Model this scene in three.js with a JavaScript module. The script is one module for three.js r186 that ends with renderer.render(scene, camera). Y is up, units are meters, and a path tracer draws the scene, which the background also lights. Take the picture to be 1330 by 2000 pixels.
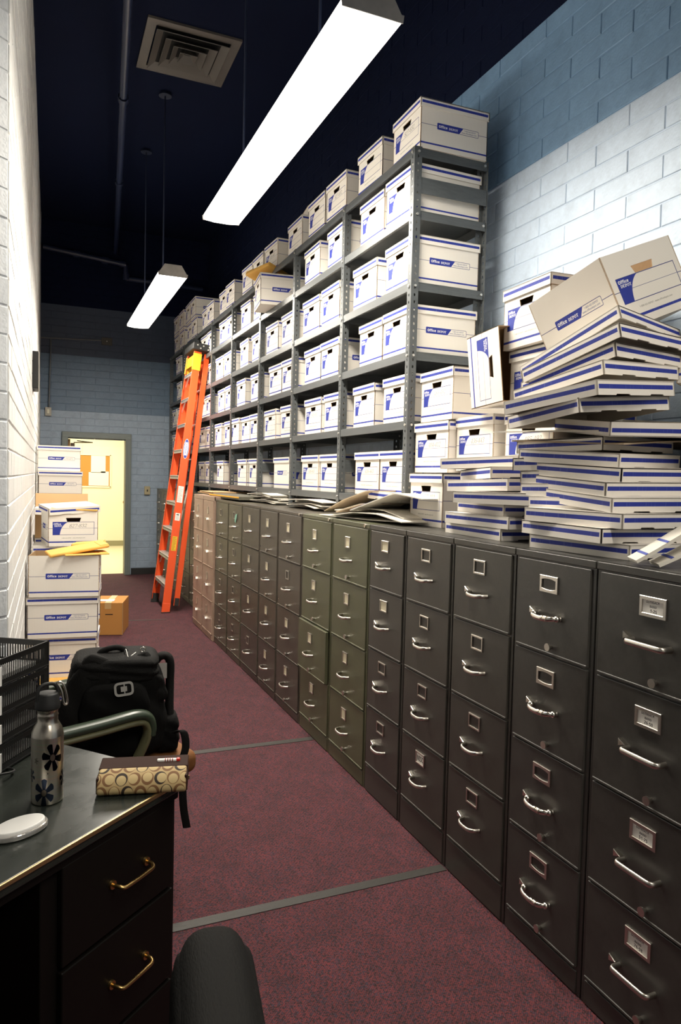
import * as THREE from 'three';
import { RoundedBoxGeometry } from 'three/addons/geometries/RoundedBoxGeometry.js';
import { mergeGeometries } from 'three/addons/utils/BufferGeometryUtils.js';
import { RectAreaLightUniformsLib } from 'three/addons/lights/RectAreaLightUniformsLib.js';

RectAreaLightUniformsLib.init();
const scene = new THREE.Scene();
scene.background = new THREE.Color(0x000000);
const V = (x, y, z) => new THREE.Vector3(x, y, z);
const R = Math.PI / 180;

// ---------------------------------------------------------------- camera
const camera = new THREE.PerspectiveCamera(2 * Math.atan(1000 / 1394.4) / R, 1330 / 2000, 0.05, 60);
{
  const yaw = 0.3994, pitch = -0.0473, roll = 0.0244;
  const fw = V(Math.sin(yaw) * Math.cos(pitch), Math.sin(pitch), -Math.cos(yaw) * Math.cos(pitch));
  const r0 = V(Math.cos(yaw), 0, Math.sin(yaw)), u0 = V().crossVectors(r0, fw);
  camera.position.set(0, 1.55, 0);
  camera.up.copy(u0.multiplyScalar(Math.cos(roll)).addScaledVector(r0, -Math.sin(roll)));
  camera.lookAt(camera.position.clone().add(fw));
}
scene.add(camera);
const renderer = new THREE.WebGLRenderer({ antialias: true });
renderer.toneMapping = THREE.LinearToneMapping;
renderer.toneMappingExposure = 1.13;
renderer.shadowMap.enabled = true;

// ---------------------------------------------------------------- large lights (all but the unseen rear one, which has no fitting, sit under a diffuser)
const LAMP = { y: 3.30, w: 0.225, len: 2.44 };
const LAMPS = [[1.15, -3.75, 'nearest'], [1.08, -7.72, 'farther'], [1.15, 0.3, 'rear']];
const lampPower = [66, 60, 34];
function area(x, y, z, w, h, color, power, look) {
  const l = new THREE.RectAreaLight(color, power, w, h);
  l.position.set(x, y, z); l.lookAt(look[0], look[1], look[2]); scene.add(l); return l;
}
const LAMPC = new THREE.Color(1.0, 0.925, 0.80), SIDE = 0.34, UP = 0.09;      // the diffuser wraps up the sides, and slots in the top let some light out
LAMPS.forEach(([x, z], i) => {
  const p = lampPower[i];
  area(x, LAMP.y - 0.02, z, LAMP.w, LAMP.len, LAMPC, p, [x, 0, z]);
  for (const s of [-1, 1]) area(x + s * 0.142, LAMP.y + 0.012, z, LAMP.len, 0.03, LAMPC, p * SIDE, [x + s * 5, LAMP.y + 0.012, z]);
  area(x, LAMP.y + 0.112, z, 0.1, LAMP.len, LAMPC, p * UP, [x, 9, z]);
});
area(0.9, 2.62, -13.4, 1.2, 3.4, new THREE.Color(1.0, 0.93, 0.74), 6.2, [0.9, 0, -13.4]);

// ---------------------------------------------------------------- helpers
let seed = 7;
const rnd = () => { seed = (seed * 1664525 + 1013904223) >>> 0; return seed / 4294967296; };
const rr = (a, b) => a + (b - a) * rnd();
const used = {};
const numbered = (n) => { const k = used[n] = (used[n] ?? -1) + 1; return k ? n + '_' + String(k).padStart(3, '0') : n; };
const shade = (o) => { o.traverse((m) => { if (m.isMesh) { m.castShadow = true; m.receiveShadow = true; } }); return o; };
function thing(name, label, category, pos = [0, 0, 0], rot = [0, 0, 0], group) {
  const o = new THREE.Group(); o.name = numbered(name); scene.add(o);
  o.position.set(...pos); o.rotation.set(rot[1] * R, rot[0] * R, rot[2] * R, 'YXZ');   // rot = [yaw, pitch, roll]
  o.userData = { label, category }; if (group) o.userData.group = group;
  return o;
}
function struct(name, parent = scene) { const o = new THREE.Group(); o.name = numbered(name); o.userData.kind = 'structure'; parent.add(o); return o; }
function part(parent, name, geo, m, label) {
  const o = new THREE.Mesh(Array.isArray(geo) ? merge(geo) : geo, m); o.name = name; o.castShadow = o.receiveShadow = true;
  if (label) o.userData.label = label;
  parent.add(o); return o;
}
function merge(list) {
  const l = list.map((g) => { const n = g.index ? g.toNonIndexed() : g.clone(); for (const k of Object.keys(n.attributes)) if (!['position', 'normal', 'uv'].includes(k)) n.deleteAttribute(k); return n; });
  return l.length === 1 ? l[0] : mergeGeometries(l);
}
const bx = (w, h, d, x = 0, y = 0, z = 0) => new THREE.BoxGeometry(w, h, d).translate(x, y, z);
const rbx = (w, h, d, x = 0, y = 0, z = 0, r = 0.004, s = 2) => new RoundedBoxGeometry(w, h, d, s, r).translate(x, y, z);
const cyl = (r1, r2, h, x = 0, y = 0, z = 0, s = 16) => new THREE.CylinderGeometry(r1, r2, h, s).translate(x, y, z);
const curve = (pts, closed = false, t = 0.5) => new THREE.CatmullRomCurve3(pts.map((p) => V(...p)), closed, 'catmullrom', t);
const tube = (pts, r, seg = 24, rad = 8, closed = false, t = 0.5) => new THREE.TubeGeometry(curve(pts, closed, t), seg, r, rad, closed);
function bar(a, b, r, s = 10) { return new THREE.TubeGeometry(new THREE.LineCurve3(V(...a), V(...b)), 1, r, s); }
function shape(pts) { const s = new THREE.Shape(); pts.forEach((p, i) => (i ? s.lineTo(...p) : s.moveTo(...p))); return s; }
const rectPath = (x, y, w, h) => { const p = new THREE.Path(); p.moveTo(x - w / 2, y - h / 2); p.lineTo(x + w / 2, y - h / 2); p.lineTo(x + w / 2, y + h / 2); p.lineTo(x - w / 2, y + h / 2); p.closePath(); return p; };
const extr = (s, d, o = {}) => new THREE.ExtrudeGeometry(s, { depth: d, bevelEnabled: false, curveSegments: 10, ...o });
function beam(a, b, w, d, up = [0, 1, 0]) {                          // a rectangular bar from a to b
  const A = V(...a), B = V(...b), z = B.clone().sub(A), l = z.length(); z.normalize();
  const x = V(...up).cross(z).normalize(), y = z.clone().cross(x);
  const g = new RoundedBoxGeometry(w, d, l, 2, Math.min(w, d) * 0.12);
  return g.applyMatrix4(new THREE.Matrix4().makeBasis(x, y, z).setPosition(A.add(B).multiplyScalar(0.5)));
}
const canvas = (w, h) => { const c = document.createElement('canvas'); c.width = w; c.height = h; return [c, c.getContext('2d')]; };
function ctex(c, srgb = true, rep) {
  const t = new THREE.CanvasTexture(c); if (srgb) t.colorSpace = THREE.SRGBColorSpace;
  if (rep) { t.wrapS = t.wrapT = THREE.RepeatWrapping; t.repeat.set(...rep); }
  t.anisotropy = 8; return t;
}
function dtex(n, f, srgb, rep) {                                     // tiling data texture, f(u, v, i, j) -> [r, g, b] 0..255
  const d = new Uint8Array(n * n * 4);
  for (let j = 0; j < n; j++) for (let i = 0; i < n; i++) { const c = f(i / n, j / n, i, j), k = 4 * (j * n + i); d[k] = c[0]; d[k + 1] = c[1]; d[k + 2] = c[2]; d[k + 3] = 255; }
  const t = new THREE.DataTexture(d, n, n); t.magFilter = THREE.LinearFilter; t.minFilter = THREE.LinearMipmapLinearFilter; t.generateMipmaps = true;
  t.wrapS = t.wrapT = THREE.RepeatWrapping; if (srgb) t.colorSpace = THREE.SRGBColorSpace; if (rep) t.repeat.set(...rep); t.needsUpdate = true; return t;
}
function noiseGrid(n) { const g = new Float32Array(n * n); for (let i = 0; i < g.length; i++) g[i] = rnd(); return (u, v) => { let x = (u - Math.floor(u)) * n, y = (v - Math.floor(v)) * n; const i = Math.floor(x), j = Math.floor(y); x -= i; y -= j; x = x * x * (3 - 2 * x); y = y * y * (3 - 2 * y); const a = (p, q) => g[((q % n) * n) + (p % n)]; return (a(i, j) * (1 - x) + a(i + 1, j) * x) * (1 - y) + (a(i, j + 1) * (1 - x) + a(i + 1, j + 1) * x) * y; }; }
const N8 = noiseGrid(8), N24 = noiseGrid(24), N64 = noiseGrid(64), N128 = noiseGrid(128);
const fbm = (u, v) => N8(u, v) * 0.45 + N24(u, v) * 0.3 + N64(u, v) * 0.25;
const lin = (r, g, b) => new THREE.Color().setRGB(r, g, b);
const mat = (color, roughness = 0.6, o = {}) => new THREE.MeshStandardMaterial({ color, roughness, ...o });
const dull = (color, roughness = 0.8, o = {}) => new THREE.MeshPhysicalMaterial({ color, roughness, specularIntensity: 0.3, ...o });

// ---------------------------------------------------------------- materials
const paintBump = dtex(256, (u, v) => { const k = 255 * (0.5 * N64(u, v) + 0.5 * N128(u, v)); return [k, k, k]; });
const paintTint = dtex(256, (u, v) => { const k = 226 + 29 * fbm(u, v); return [k, k, k]; }, true);
const wallPaint = (c, rough = 0.5) => mat(c, rough, { map: paintTint, bumpMap: paintBump, bumpScale: 0.0011 });
const metalBump = dtex(128, (u, v) => { const k = 255 * N128(u, v); return [k, k, k]; });
const metalRough = dtex(128, (u, v) => { const k = 150 + 105 * fbm(u, v); return [k, k, k]; });
const metalTint = dtex(128, (u, v) => { const k = 205 + 50 * fbm(u, v); return [k, k, k]; }, true);
const enamel = (c, rough = 0.55) => mat(c, rough, { map: metalTint, roughnessMap: metalRough, bumpMap: metalBump, bumpScale: 0.00008, metalness: 0.0 });
const M = {
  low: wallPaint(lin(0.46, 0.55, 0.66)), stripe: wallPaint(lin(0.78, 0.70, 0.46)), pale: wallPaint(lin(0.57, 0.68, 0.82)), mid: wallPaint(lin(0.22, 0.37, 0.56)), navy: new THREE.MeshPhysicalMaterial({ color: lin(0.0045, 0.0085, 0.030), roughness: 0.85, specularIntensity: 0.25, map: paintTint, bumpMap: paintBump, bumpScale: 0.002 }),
  white: wallPaint(lin(0.78, 0.78, 0.76)), grey: wallPaint(lin(0.32, 0.40, 0.50)), plaster: wallPaint(lin(0.66, 0.68, 0.68)),
  shelf: enamel(lin(0.105, 0.115, 0.12), 0.5), chrome: mat(lin(0.75, 0.70, 0.62), 0.22, { metalness: 1 }), steel: mat(lin(0.62, 0.58, 0.52), 0.3, { metalness: 1 }),
  brass: mat(lin(0.55, 0.36, 0.14), 0.32, { metalness: 1 }), kraft: mat(lin(0.52, 0.33, 0.16), 0.85), envelope: mat(lin(0.78, 0.44, 0.10), 0.75),
  black: mat(lin(0.012, 0.012, 0.012), 0.6), cream: mat(lin(0.82, 0.79, 0.62), 0.6), paper: mat(lin(0.80, 0.79, 0.76), 0.8), darkHole: mat(lin(0.01, 0.01, 0.01), 0.9),
  cardLabel: mat(lin(0.70, 0.64, 0.46), 0.8), orange: mat(lin(0.80, 0.085, 0.012), 0.42), yellow: mat(lin(0.85, 0.42, 0.02), 0.45), alu: mat(lin(0.62, 0.60, 0.56), 0.4, { metalness: 0.8 }),
};

// ---------------------------------------------------------------- room shell
const BACK = -11.25, RIGHT = 2.42, CEIL = 5.15, REAR = 2.6;
const BH = 0.1016, BL = 0.406;                                       // concrete blocks
const blockCache = {};
function blockGeo(len, vary) {                                       // front face with chamfered edges, standing proud of the mortar bed
  const key = len.toFixed(3) + vary; if (blockCache[key]) return blockCache[key];
  const w = len - 0.006, h = BH - 0.006, c = 0.003, d = 0.0045, x0 = 0, x1 = w, y0 = 0, y1 = h, P = [], U = [], ou = vary * 0.37, ov = vary * 0.61;
  const j = () => rr(-0.0012, 0.0012);
  const f = [[x0 + c + j(), y0 + c + j(), d], [x1 - c + j(), y0 + c + j(), d], [x1 - c + j(), y1 - c + j(), d], [x0 + c + j(), y1 - c + j(), d]];
  const b = [[x0, y0, d - c], [x1, y0, d - c], [x1, y1, d - c], [x0, y1, d - c]], e = [[x0, y0, -0.003], [x1, y0, -0.003], [x1, y1, -0.003], [x0, y1, -0.003]];
  const quad = (p, q, r, s) => [p, q, r, p, r, s].forEach((v) => { P.push(...v); U.push((v[0] + ou) / 0.6, (v[1] + ov) / 0.6); });
  quad(...f); for (let i = 0; i < 4; i++) { const k = (i + 1) % 4; quad(b[i], b[k], f[k], f[i]); quad(e[i], e[k], b[k], b[i]); }
  const g = new THREE.BufferGeometry(); g.setAttribute('position', new THREE.Float32BufferAttribute(P, 3)); g.setAttribute('uv', new THREE.Float32BufferAttribute(U, 2)); g.computeVertexNormals();
  return blockCache[key] = g;
}
// a painted block wall: o = lower left corner seen from the room, u = direction to the right, bands = [height, material], single(x, y) = blocks that stand as meshes of their own
function blockWall(name, o, u, length, bands, single, openings = []) {
  const w = struct(name); const U = V(...u).normalize(), N = V().crossVectors(U, V(0, 1, 0));
  w.applyMatrix4(new THREE.Matrix4().makeBasis(U, V(0, 1, 0), N).setPosition(...o));
  const bandOf = (y) => bands.find((b) => y < b[0] - 0.02) ?? bands[bands.length - 1];
  let y0 = 0;
  for (const [top, m] of bands) {                                    // the mortar bed, painted like its blocks
    const cuts = openings.filter((q) => q[3] > y0 && q[2] < top);
    const piece = (a, b, lo, hi) => { if (b - a > 0.001 && hi - lo > 0.001) part(w, 'mortar_bed', bx(b - a, hi - lo, 0.14, (a + b) / 2, (lo + hi) / 2, -0.07), m); };
    if (!cuts.length) piece(0, length, y0, top);
    else { const q = cuts[0]; piece(0, q[0], y0, top); piece(q[1], length, y0, top); piece(q[0], q[1], Math.max(y0, q[3]), top); }
    y0 = top;
  }
  const rest = new Map();
  for (let row = 0; row * BH < CEIL - 0.05; row++) {
    const off = row % 2 ? -BL / 2 : 0, y = row * BH, m = bandOf(y + BH / 2)[1];
    for (let x = off; x < length - 0.02; x += BL) {
      let a = Math.max(0, x), b = Math.min(length, x + BL); if (b - a < 0.03) continue;
      const q = openings.find((q) => y < q[3] - 0.03 && y + BH > q[2] && a < q[1] && b > q[0]);
      let parts = [[a, b]]; if (q) parts = [[a, Math.min(b, q[0])], [Math.max(a, q[1]), b]];
      for (const [s, e] of parts) {
        if (e - s < 0.03) continue;
        const g = blockGeo(e - s, Math.floor(rnd() * 3)), px = s + 0.003, py = y + 0.003, pz = rr(-0.0012, 0.0012);
        if (single(s, y)) { const k = part(w, 'block', g, m); k.position.set(px, py, pz); }
        else { if (!rest.has(m)) rest.set(m, []); rest.get(m).push(g.clone().translate(px, py, pz)); }
      }
    }
  }
  for (const [m, l] of rest) part(w, 'block_courses', l, m).userData.kind = 'stuff';
  return w;
}
const T1 = 24 * BH, T2 = 32 * BH, T3 = 39 * BH;
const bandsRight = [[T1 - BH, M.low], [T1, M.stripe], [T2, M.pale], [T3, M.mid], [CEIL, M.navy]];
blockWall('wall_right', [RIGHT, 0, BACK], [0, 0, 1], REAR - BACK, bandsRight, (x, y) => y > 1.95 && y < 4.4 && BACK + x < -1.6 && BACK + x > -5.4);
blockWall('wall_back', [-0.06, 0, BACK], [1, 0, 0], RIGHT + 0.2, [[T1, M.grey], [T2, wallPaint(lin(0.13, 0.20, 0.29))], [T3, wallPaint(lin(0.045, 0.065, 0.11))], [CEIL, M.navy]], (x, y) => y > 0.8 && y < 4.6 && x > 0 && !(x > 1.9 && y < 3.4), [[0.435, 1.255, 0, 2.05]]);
// left wall, a little out of square, then a wall at 45 degrees that opens the room towards the camera's left
M.diag = wallPaint(lin(0.74, 0.77, 0.80));
const PC = [-0.108, -2.85], PD = [-3.245, -0.06];
blockWall('wall_left', [PC[0], 0, PC[1]], [-PC[0], 0, BACK - PC[1]], Math.hypot(PC[0], PC[1] - BACK), [[CEIL, M.white]], (x, y) => x < 2.9 && y > 0.5 && y < 4.4);
const DIAG = Math.hypot(PD[0] - PC[0], PD[1] - PC[1]);
blockWall('wall_diagonal', [PD[0], 0, PD[1]], [PC[0] - PD[0], 0, PC[1] - PD[1]], DIAG, [[CEIL, M.diag]], (x, y) => x > DIAG - 0.45 && y > 0.8 && y < 4.0);
{
  const w = struct('wall_far_left'); part(w, 'plaster', bx(0.14, CEIL, REAR - PD[1] + 0.2, PD[0] - 0.07, CEIL / 2, (REAR + PD[1]) / 2), M.plaster);
  const r = struct('wall_rear'); part(r, 'plaster', bx(RIGHT - PD[0] + 0.3, CEIL, 0.14, (RIGHT + PD[0]) / 2, CEIL / 2, REAR + 0.07), M.plaster);
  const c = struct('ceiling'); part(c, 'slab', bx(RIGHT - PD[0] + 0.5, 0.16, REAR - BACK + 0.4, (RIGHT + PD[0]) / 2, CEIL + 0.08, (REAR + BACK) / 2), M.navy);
}
// carpet
const carpetTex = dtex(512, (u, v, i, j) => {
  const cell = ((Math.floor(i / 3) * 73856093) ^ (Math.floor(j / 3) * 19349663)) >>> 0, h = (Math.imul(cell, 2654435761) >>> 8) % 1000 / 1000;
  const tw = 0.80 + 0.2 * (((i + 2 * (j >> 1)) % 6) < 3 ? 1 : 0), g = tw * (0.82 + 0.3 * fbm(u, v)) * (0.78 + 0.28 * rnd());
  const c = h < 0.42 ? [128, 56, 62] : h < 0.66 ? [100, 52, 64] : h < 0.84 ? [80, 58, 74] : [60, 32, 36];
  return c.map((k) => Math.min(255, k * g));
}, true, [1, 1]);
const carpetBump = dtex(256, (u, v, i, j) => { const k = (((i + 2 * (j >> 1)) % 6) < 3 ? 190 : 90) + 60 * rnd(); return [k, k, k]; });
{
  const f = struct('floor'); const m = mat(lin(0.72, 0.72, 0.72), 0.95, { map: carpetTex, bumpMap: carpetBump, bumpScale: 0.002 });
  const g = bx(RIGHT - PD[0] + 0.5, 0.12, REAR - BACK + 0.3, (RIGHT + PD[0]) / 2, -0.06, (REAR + BACK) / 2); const p = g.attributes.position, uv = g.attributes.uv;
  for (let i = 0; i < p.count; i++) uv.setXY(i, p.getX(i) / 0.7, p.getZ(i) / 0.7);
  part(f, 'carpet', g, m);
}
const tapeMat = mat(lin(0.026, 0.023, 0.019), 0.55, { bumpMap: metalBump, bumpScale: 0.0006 });
for (const [x0, z0, x1, z1, w, l] of [[-0.9, -3.935, 1.5, -3.90, 0.05, 'dull grey tape strip across the carpet beside the chair with the backpack'], [-0.2, -2.385, 1.5, -2.40, 0.045, 'dull grey tape strip across the carpet in the foreground, nearest the desk'], [0.56, -7.74, 1.25, -7.66, 0.03, 'faint dark tape strip across the carpet near the ladder foot']]) {
  const t = new THREE.Mesh(merge([beam([x0, 0.0012, z0], [x1, 0.0012, z1], w, 0.0022)]), tapeMat); t.name = numbered('floor_tape'); t.receiveShadow = true;
  t.userData = { label: l, category: 'tape' }; scene.add(t);
}
// doorway in the back wall with its steel frame, and the lit corridor beyond
const frameMat = enamel(lin(0.20, 0.235, 0.22), 0.5);
{
  const d = struct('trim_1'); const x0 = 0.375, x1 = 1.195, h = 2.05, fw = 0.085;
  part(d, 'jamb', rbx(fw, h + fw, 0.22, x0 - fw / 2 + 0.005, (h + fw) / 2, BACK - 0.05, 0.006), frameMat);
  part(d, 'jamb', rbx(fw, h + fw, 0.22, x1 + fw / 2 - 0.005, (h + fw) / 2, BACK - 0.05, 0.006), frameMat);
  part(d, 'head', rbx(x1 - x0 + 2 * fw - 0.02, fw, 0.222, (x0 + x1) / 2, h + fw / 2, BACK - 0.05, 0.006), frameMat);
  const b = struct('baseboard_back'); part(b, 'board', [rbx(RIGHT - 1.29, 0.1, 0.014, (RIGHT + 1.29) / 2, 0.05, BACK + 0.014, 0.003), rbx(0.28, 0.1, 0.014, 0.14, 0.05, BACK + 0.014, 0.003)], M.black);
  const leaf = struct('door_1'); leaf.position.set(x0 + 0.02, 0, BACK - 0.15); leaf.rotation.y = 88 * R;
  part(leaf, 'door_leaf', rbx(0.8, 2.03, 0.044, 0.4, 1.02, 0, 0.003), mat(lin(0.42, 0.23, 0.07), 0.5));
  part(leaf, 'door_closer', [rbx(0.24, 0.06, 0.06, 0.16, 1.95, 0.055, 0.008)], mat(lin(0.16, 0.12, 0.08), 0.5));
  part(leaf, 'closer_arm', [bar([0.12, 1.99, 0.07], [0.12, 2.0, 0.34], 0.009), bar([0.12, 2.0, 0.34], [0.02, 2.015, 0.12], 0.009)], mat(lin(0.22, 0.18, 0.12), 0.4));
  const k = struct('wall_corridor'); const CZ = -15.8, wx0 = -1.6, wx1 = 3.2, H = 2.75;
  part(k, 'wall_panel', bx(wx1 - wx0 + 0.2, H, 0.1, (wx0 + wx1) / 2, H / 2, CZ - 0.05), M.cream);
  part(k, 'wall_panel', bx(0.1, H, BACK - CZ, wx0 - 0.05, H / 2, (BACK + CZ) / 2 - 0.14), M.cream); part(k, 'wall_panel', bx(0.1, H, BACK - CZ, wx1 + 0.05, H / 2, (BACK + CZ) / 2 - 0.14), M.cream);
  part(k, 'wall_panel', bx(0.45 + 1.6 - 0.07, H, 0.04, (wx0 + 0.37) / 2, H / 2, BACK - 0.17), M.cream); part(k, 'wall_panel', bx(wx1 - 1.2, H, 0.04, (wx1 + 1.2) / 2, H / 2, BACK - 0.17), M.cream);
  part(k, 'wall_panel', bx(0.84, H - 2.12, 0.04, 0.785, (H + 2.12) / 2, BACK - 0.17), M.cream);
  part(k, 'ceiling_panel', bx(wx1 - wx0 + 0.2, 0.1, BACK - CZ, (wx0 + wx1) / 2, H + 0.05, (BACK + CZ) / 2 - 0.14), M.cream);
  part(k, 'floor_tile', bx(wx1 - wx0 + 0.2, 0.12, BACK - CZ + 0.1, (wx0 + wx1) / 2, -0.061, (BACK + CZ) / 2 - 0.2), mat(lin(0.72, 0.66, 0.46), 0.35));
  part(k, 'baseboard', bx(wx1 - wx0, 0.11, 0.02, (wx0 + wx1) / 2, 0.055, CZ + 0.01), mat(lin(0.30, 0.28, 0.17), 0.5));
  const l = thing('ceiling_light', 'long bright ceiling light of the corridor beyond the doorway', 'light', [0.9, H, -13.4]);
  part(l, 'frame', rbx(1.3, 0.05, 3.5, 0, -0.025, 0, 0.01), M.cream); part(l, 'diffuser', rbx(1.2, 0.02, 3.4, 0, -0.055, 0, 0.005), mat(0xffffff, 0.6, { emissive: lin(1, 0.92, 0.72), emissiveIntensity: 2 }));
  const cd = struct('door_2'); cd.position.set(1.28, 0, CZ + 0.02); part(cd, 'door_leaf', rbx(0.92, 2.1, 0.012, 0, 1.05, -0.012, 0.004), M.cream); part(cd, 'door_knob', [cyl(0.028, 0.032, 0.05).rotateX(90 * R).translate(0.38, 0.93, 0.04), new THREE.SphereGeometry(0.034, 16, 12).translate(0.38, 0.93, 0.075)], M.brass);
}
{
  const b = thing('bulletin_board', 'cork bulletin board with white papers on the cream corridor wall', 'board', [1.04, 1.58, -15.79]);
  const cork = mat(lin(0.52, 0.26, 0.06), 0.9);
  part(b, 'cork_panel', bx(0.64, 0.66, 0.014, 0, 0, 0.007), cork);
  part(b, 'frame', [bx(0.68, 0.03, 0.03, 0, 0.335, 0.015), bx(0.68, 0.03, 0.03, 0, -0.335, 0.015), bx(0.03, 0.68, 0.03, -0.335, 0, 0.015), bx(0.03, 0.68, 0.03, 0.335, 0, 0.015)], M.cream);
  for (const [x, y, w, h] of [[0.09, 0.14, 0.29, 0.36], [0.02, -0.17, 0.24, 0.28], [0.22, -0.16, 0.16, 0.3]]) part(b, 'notice', bx(w, h, 0.004, x, y, 0.019), M.paper);
}

// ---------------------------------------------------------------- light fittings, vent, pipes, wall boxes
const housing = enamel(lin(0.55, 0.53, 0.50), 0.5);
LAMPS.slice(0, 2).forEach(([x, z, which], i) => {
  const l = thing('fluorescent_light', which === 'nearest' ? 'long bright fluorescent ceiling light, nearest to the camera and largest in view' : 'smaller looking fluorescent ceiling light hanging farther down the room', 'light', [x, LAMP.y, z], [0, 0, 0]);
  const prof = shape([[-0.118, 0.028], [-0.07, 0.095], [0.07, 0.095], [0.118, 0.028]]);
  part(l, 'housing', extr(prof, LAMP.len, { bevelEnabled: true, bevelSize: 0.002, bevelThickness: 0.002, bevelSegments: 1 }).translate(0, 0, -LAMP.len / 2), housing);
  const glow = mat(0xffffff, 0.5, { emissive: lin(1.0, 0.96, 0.88), emissiveIntensity: 3.2 });
  const lens = extr(shape([[-0.125, 0.027], [-0.125, 0.002], [-0.108, -0.006], [-0.05, -0.013], [0.05, -0.013], [0.108, -0.006], [0.125, 0.002], [0.125, 0.027]]), LAMP.len / 2 - 0.012);
  for (const s of [-1, 0]) part(l, 'diffuser', lens.clone().translate(0, 0, s * (LAMP.len / 2) + 0.006), glow);
  for (const s of [-1, 0]) part(l, 'top_slot', rbx(0.06, 0.004, LAMP.len / 2 - 0.3, 0, 0.098, (s + 0.5) * LAMP.len / 2, 0.001), mat(0xffffff, 0.5, { emissive: lin(1, 0.95, 0.85), emissiveIntensity: 1.2 }));
  const cap = shape([[-0.127, -0.004], [-0.131, 0.026], [-0.119, 0.026], [-0.074, 0.099], [0.074, 0.099], [0.119, 0.026], [0.131, 0.026], [0.127, -0.004]]);
  for (const s of [-1, 1]) part(l, 'end_cap', extr(cap, 0.004).translate(0, 0, s * (LAMP.len / 2 + 0.004) - 0.002), housing);
  for (const s of [-0.65, 0.65]) { const r = part(l, 'hanger_rod', bar([0, 0.09, s], [0, CEIL - LAMP.y, s], 0.007), M.navyMetal ??= enamel(lin(0.02, 0.028, 0.06), 0.5)); part(r, 'canopy', cyl(0.05, 0.06, 0.03, 0, CEIL - LAMP.y - 0.016, s, 20), M.navyMetal); }
});
{
  const v = thing('ceiling_vent', 'square grey louvred air vent in the dark navy ceiling', 'vent', [1.15, CEIL, -6.33], [0, 0, 0]);
  const m = enamel(lin(0.15, 0.135, 0.12), 0.55); const S = 0.76;
  const ring = (o, i, y, d) => { const s = shape([[-o, -o], [o, -o], [o, o], [-o, o]]); s.holes.push(rectPath(0, 0, 2 * i, 2 * i)); return extr(s, d).rotateX(90 * R).translate(0, y, 0); };
  part(v, 'frame', ring(S / 2, S / 2 - 0.075, 0, 0.02), m);
  const louver = (o, i, y0, y1) => { const g = []; for (let k = 0; k < 4; k++) { const a = k * 90 * R; const P = [[-o, y0, -o], [o, y0, -o], [i, y1, -i], [-i, y1, -i]].map((p) => V(...p).applyAxisAngle(V(0, 1, 0), a)); const q = new THREE.BufferGeometry(); const n = V(0, -0.004, 0.003).applyAxisAngle(V(0, 1, 0), a); const Q = P.map((p) => p.clone().add(n)); const pos = []; const f = (a, b, c, d) => [a, b, c, a, c, d].forEach((t) => pos.push(t.x, t.y, t.z)); f(...P); f(Q[3], Q[2], Q[1], Q[0]); for (let e = 0; e < 4; e++) f(P[e], Q[e], Q[(e + 1) % 4], P[(e + 1) % 4]); q.setAttribute('position', new THREE.Float32BufferAttribute(pos, 3)); q.setAttribute('uv', new THREE.Float32BufferAttribute(new Float32Array(pos.length / 3 * 2), 2)); q.computeVertexNormals(); g.push(q); } return g; };
  [[0.30, 0.24], [0.215, 0.16], [0.14, 0.09], [0.075, 0.03]].forEach(([o, i], k) => part(v, 'louver', louver(o, i, -0.045 - 0.004 * k, -0.006), m));
  part(v, 'duct', bx(S - 0.18, 0.004, S - 0.18, 0, -0.003, 0), M.darkHole);
}
const navyPipe = enamel(lin(0.024, 0.034, 0.08), 0.42);
function pipe(name, label, pts, r, joints, m = navyPipe) {
  const p = thing(name, label, 'pipe', pts[0]); const rel = pts.map((q) => q.map((c, i) => c - pts[0][i]));
  for (let i = 1; i < rel.length; i++) part(p, 'pipe_run', bar(rel[i - 1], rel[i], r, 14), m);
  for (const j of joints) { const a = V(...rel[j[0]]), b = V(...rel[j[0] + 1]), c = a.clone().lerp(b, j[1]), d = b.clone().sub(a).normalize().multiplyScalar(r * 1.2); part(p, 'coupling', bar(c.clone().sub(d).toArray(), c.clone().add(d).toArray(), r * 1.35, 14), m); }
  return p;
}
pipe('overhead_pipe', 'dark blue pipe running along under the ceiling left of the lights', [[0.46, 4.8, -4.2], [1.02, 4.8, -11.16]], 0.033, [[0, 0.35], [0, 0.62], [0, 0.995]]);
pipe('overhead_pipe', 'dark blue stepped pipe across the top of the back wall', [[0.03, 4.72, -11.13], [1.15, 4.62, -11.13], [1.17, 4.42, -11.13], [2.3, 4.40, -11.13]], 0.036, [[0, 0.4], [0, 0.75], [0, 0.97], [1, 0.9]]);
const conduitM = enamel(lin(0.16, 0.17, 0.18), 0.45);
pipe('wall_conduit', 'thin horizontal conduit high on the back wall ending at a small box', [[0.0, 3.46, BACK + 0.025], [0.86, 3.5, BACK + 0.025]], 0.010, [[0, 0.3]], conduitM);
pipe('wall_conduit', 'thin vertical conduit dropping down the back wall to a small box', [[0.14, 3.45, BACK + 0.04], [0.12, 2.47, BACK + 0.04]], 0.010, [[0, 0.9]], conduitM);
function wallBox(name, label, cat, x, y, w, h, m, z = BACK + 0.012) {
  const b = thing(name, label, cat, [x, y, z]); part(b, 'cover_plate', rbx(w, h, 0.03, 0, 0, 0.015, 0.006), m); return b;
}
{ const b = wallBox('junction_box', 'small dark junction box high on the dark back wall', 'box', 0.91, 3.49, 0.15, 0.11, mat(lin(0.06, 0.055, 0.045), 0.5)); part(b, 'screw', cyl(0.008, 0.008, 0.006, 0, 0, 0, 10).rotateX(90 * R).translate(0, 0, 0.032), M.steel); }
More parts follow.
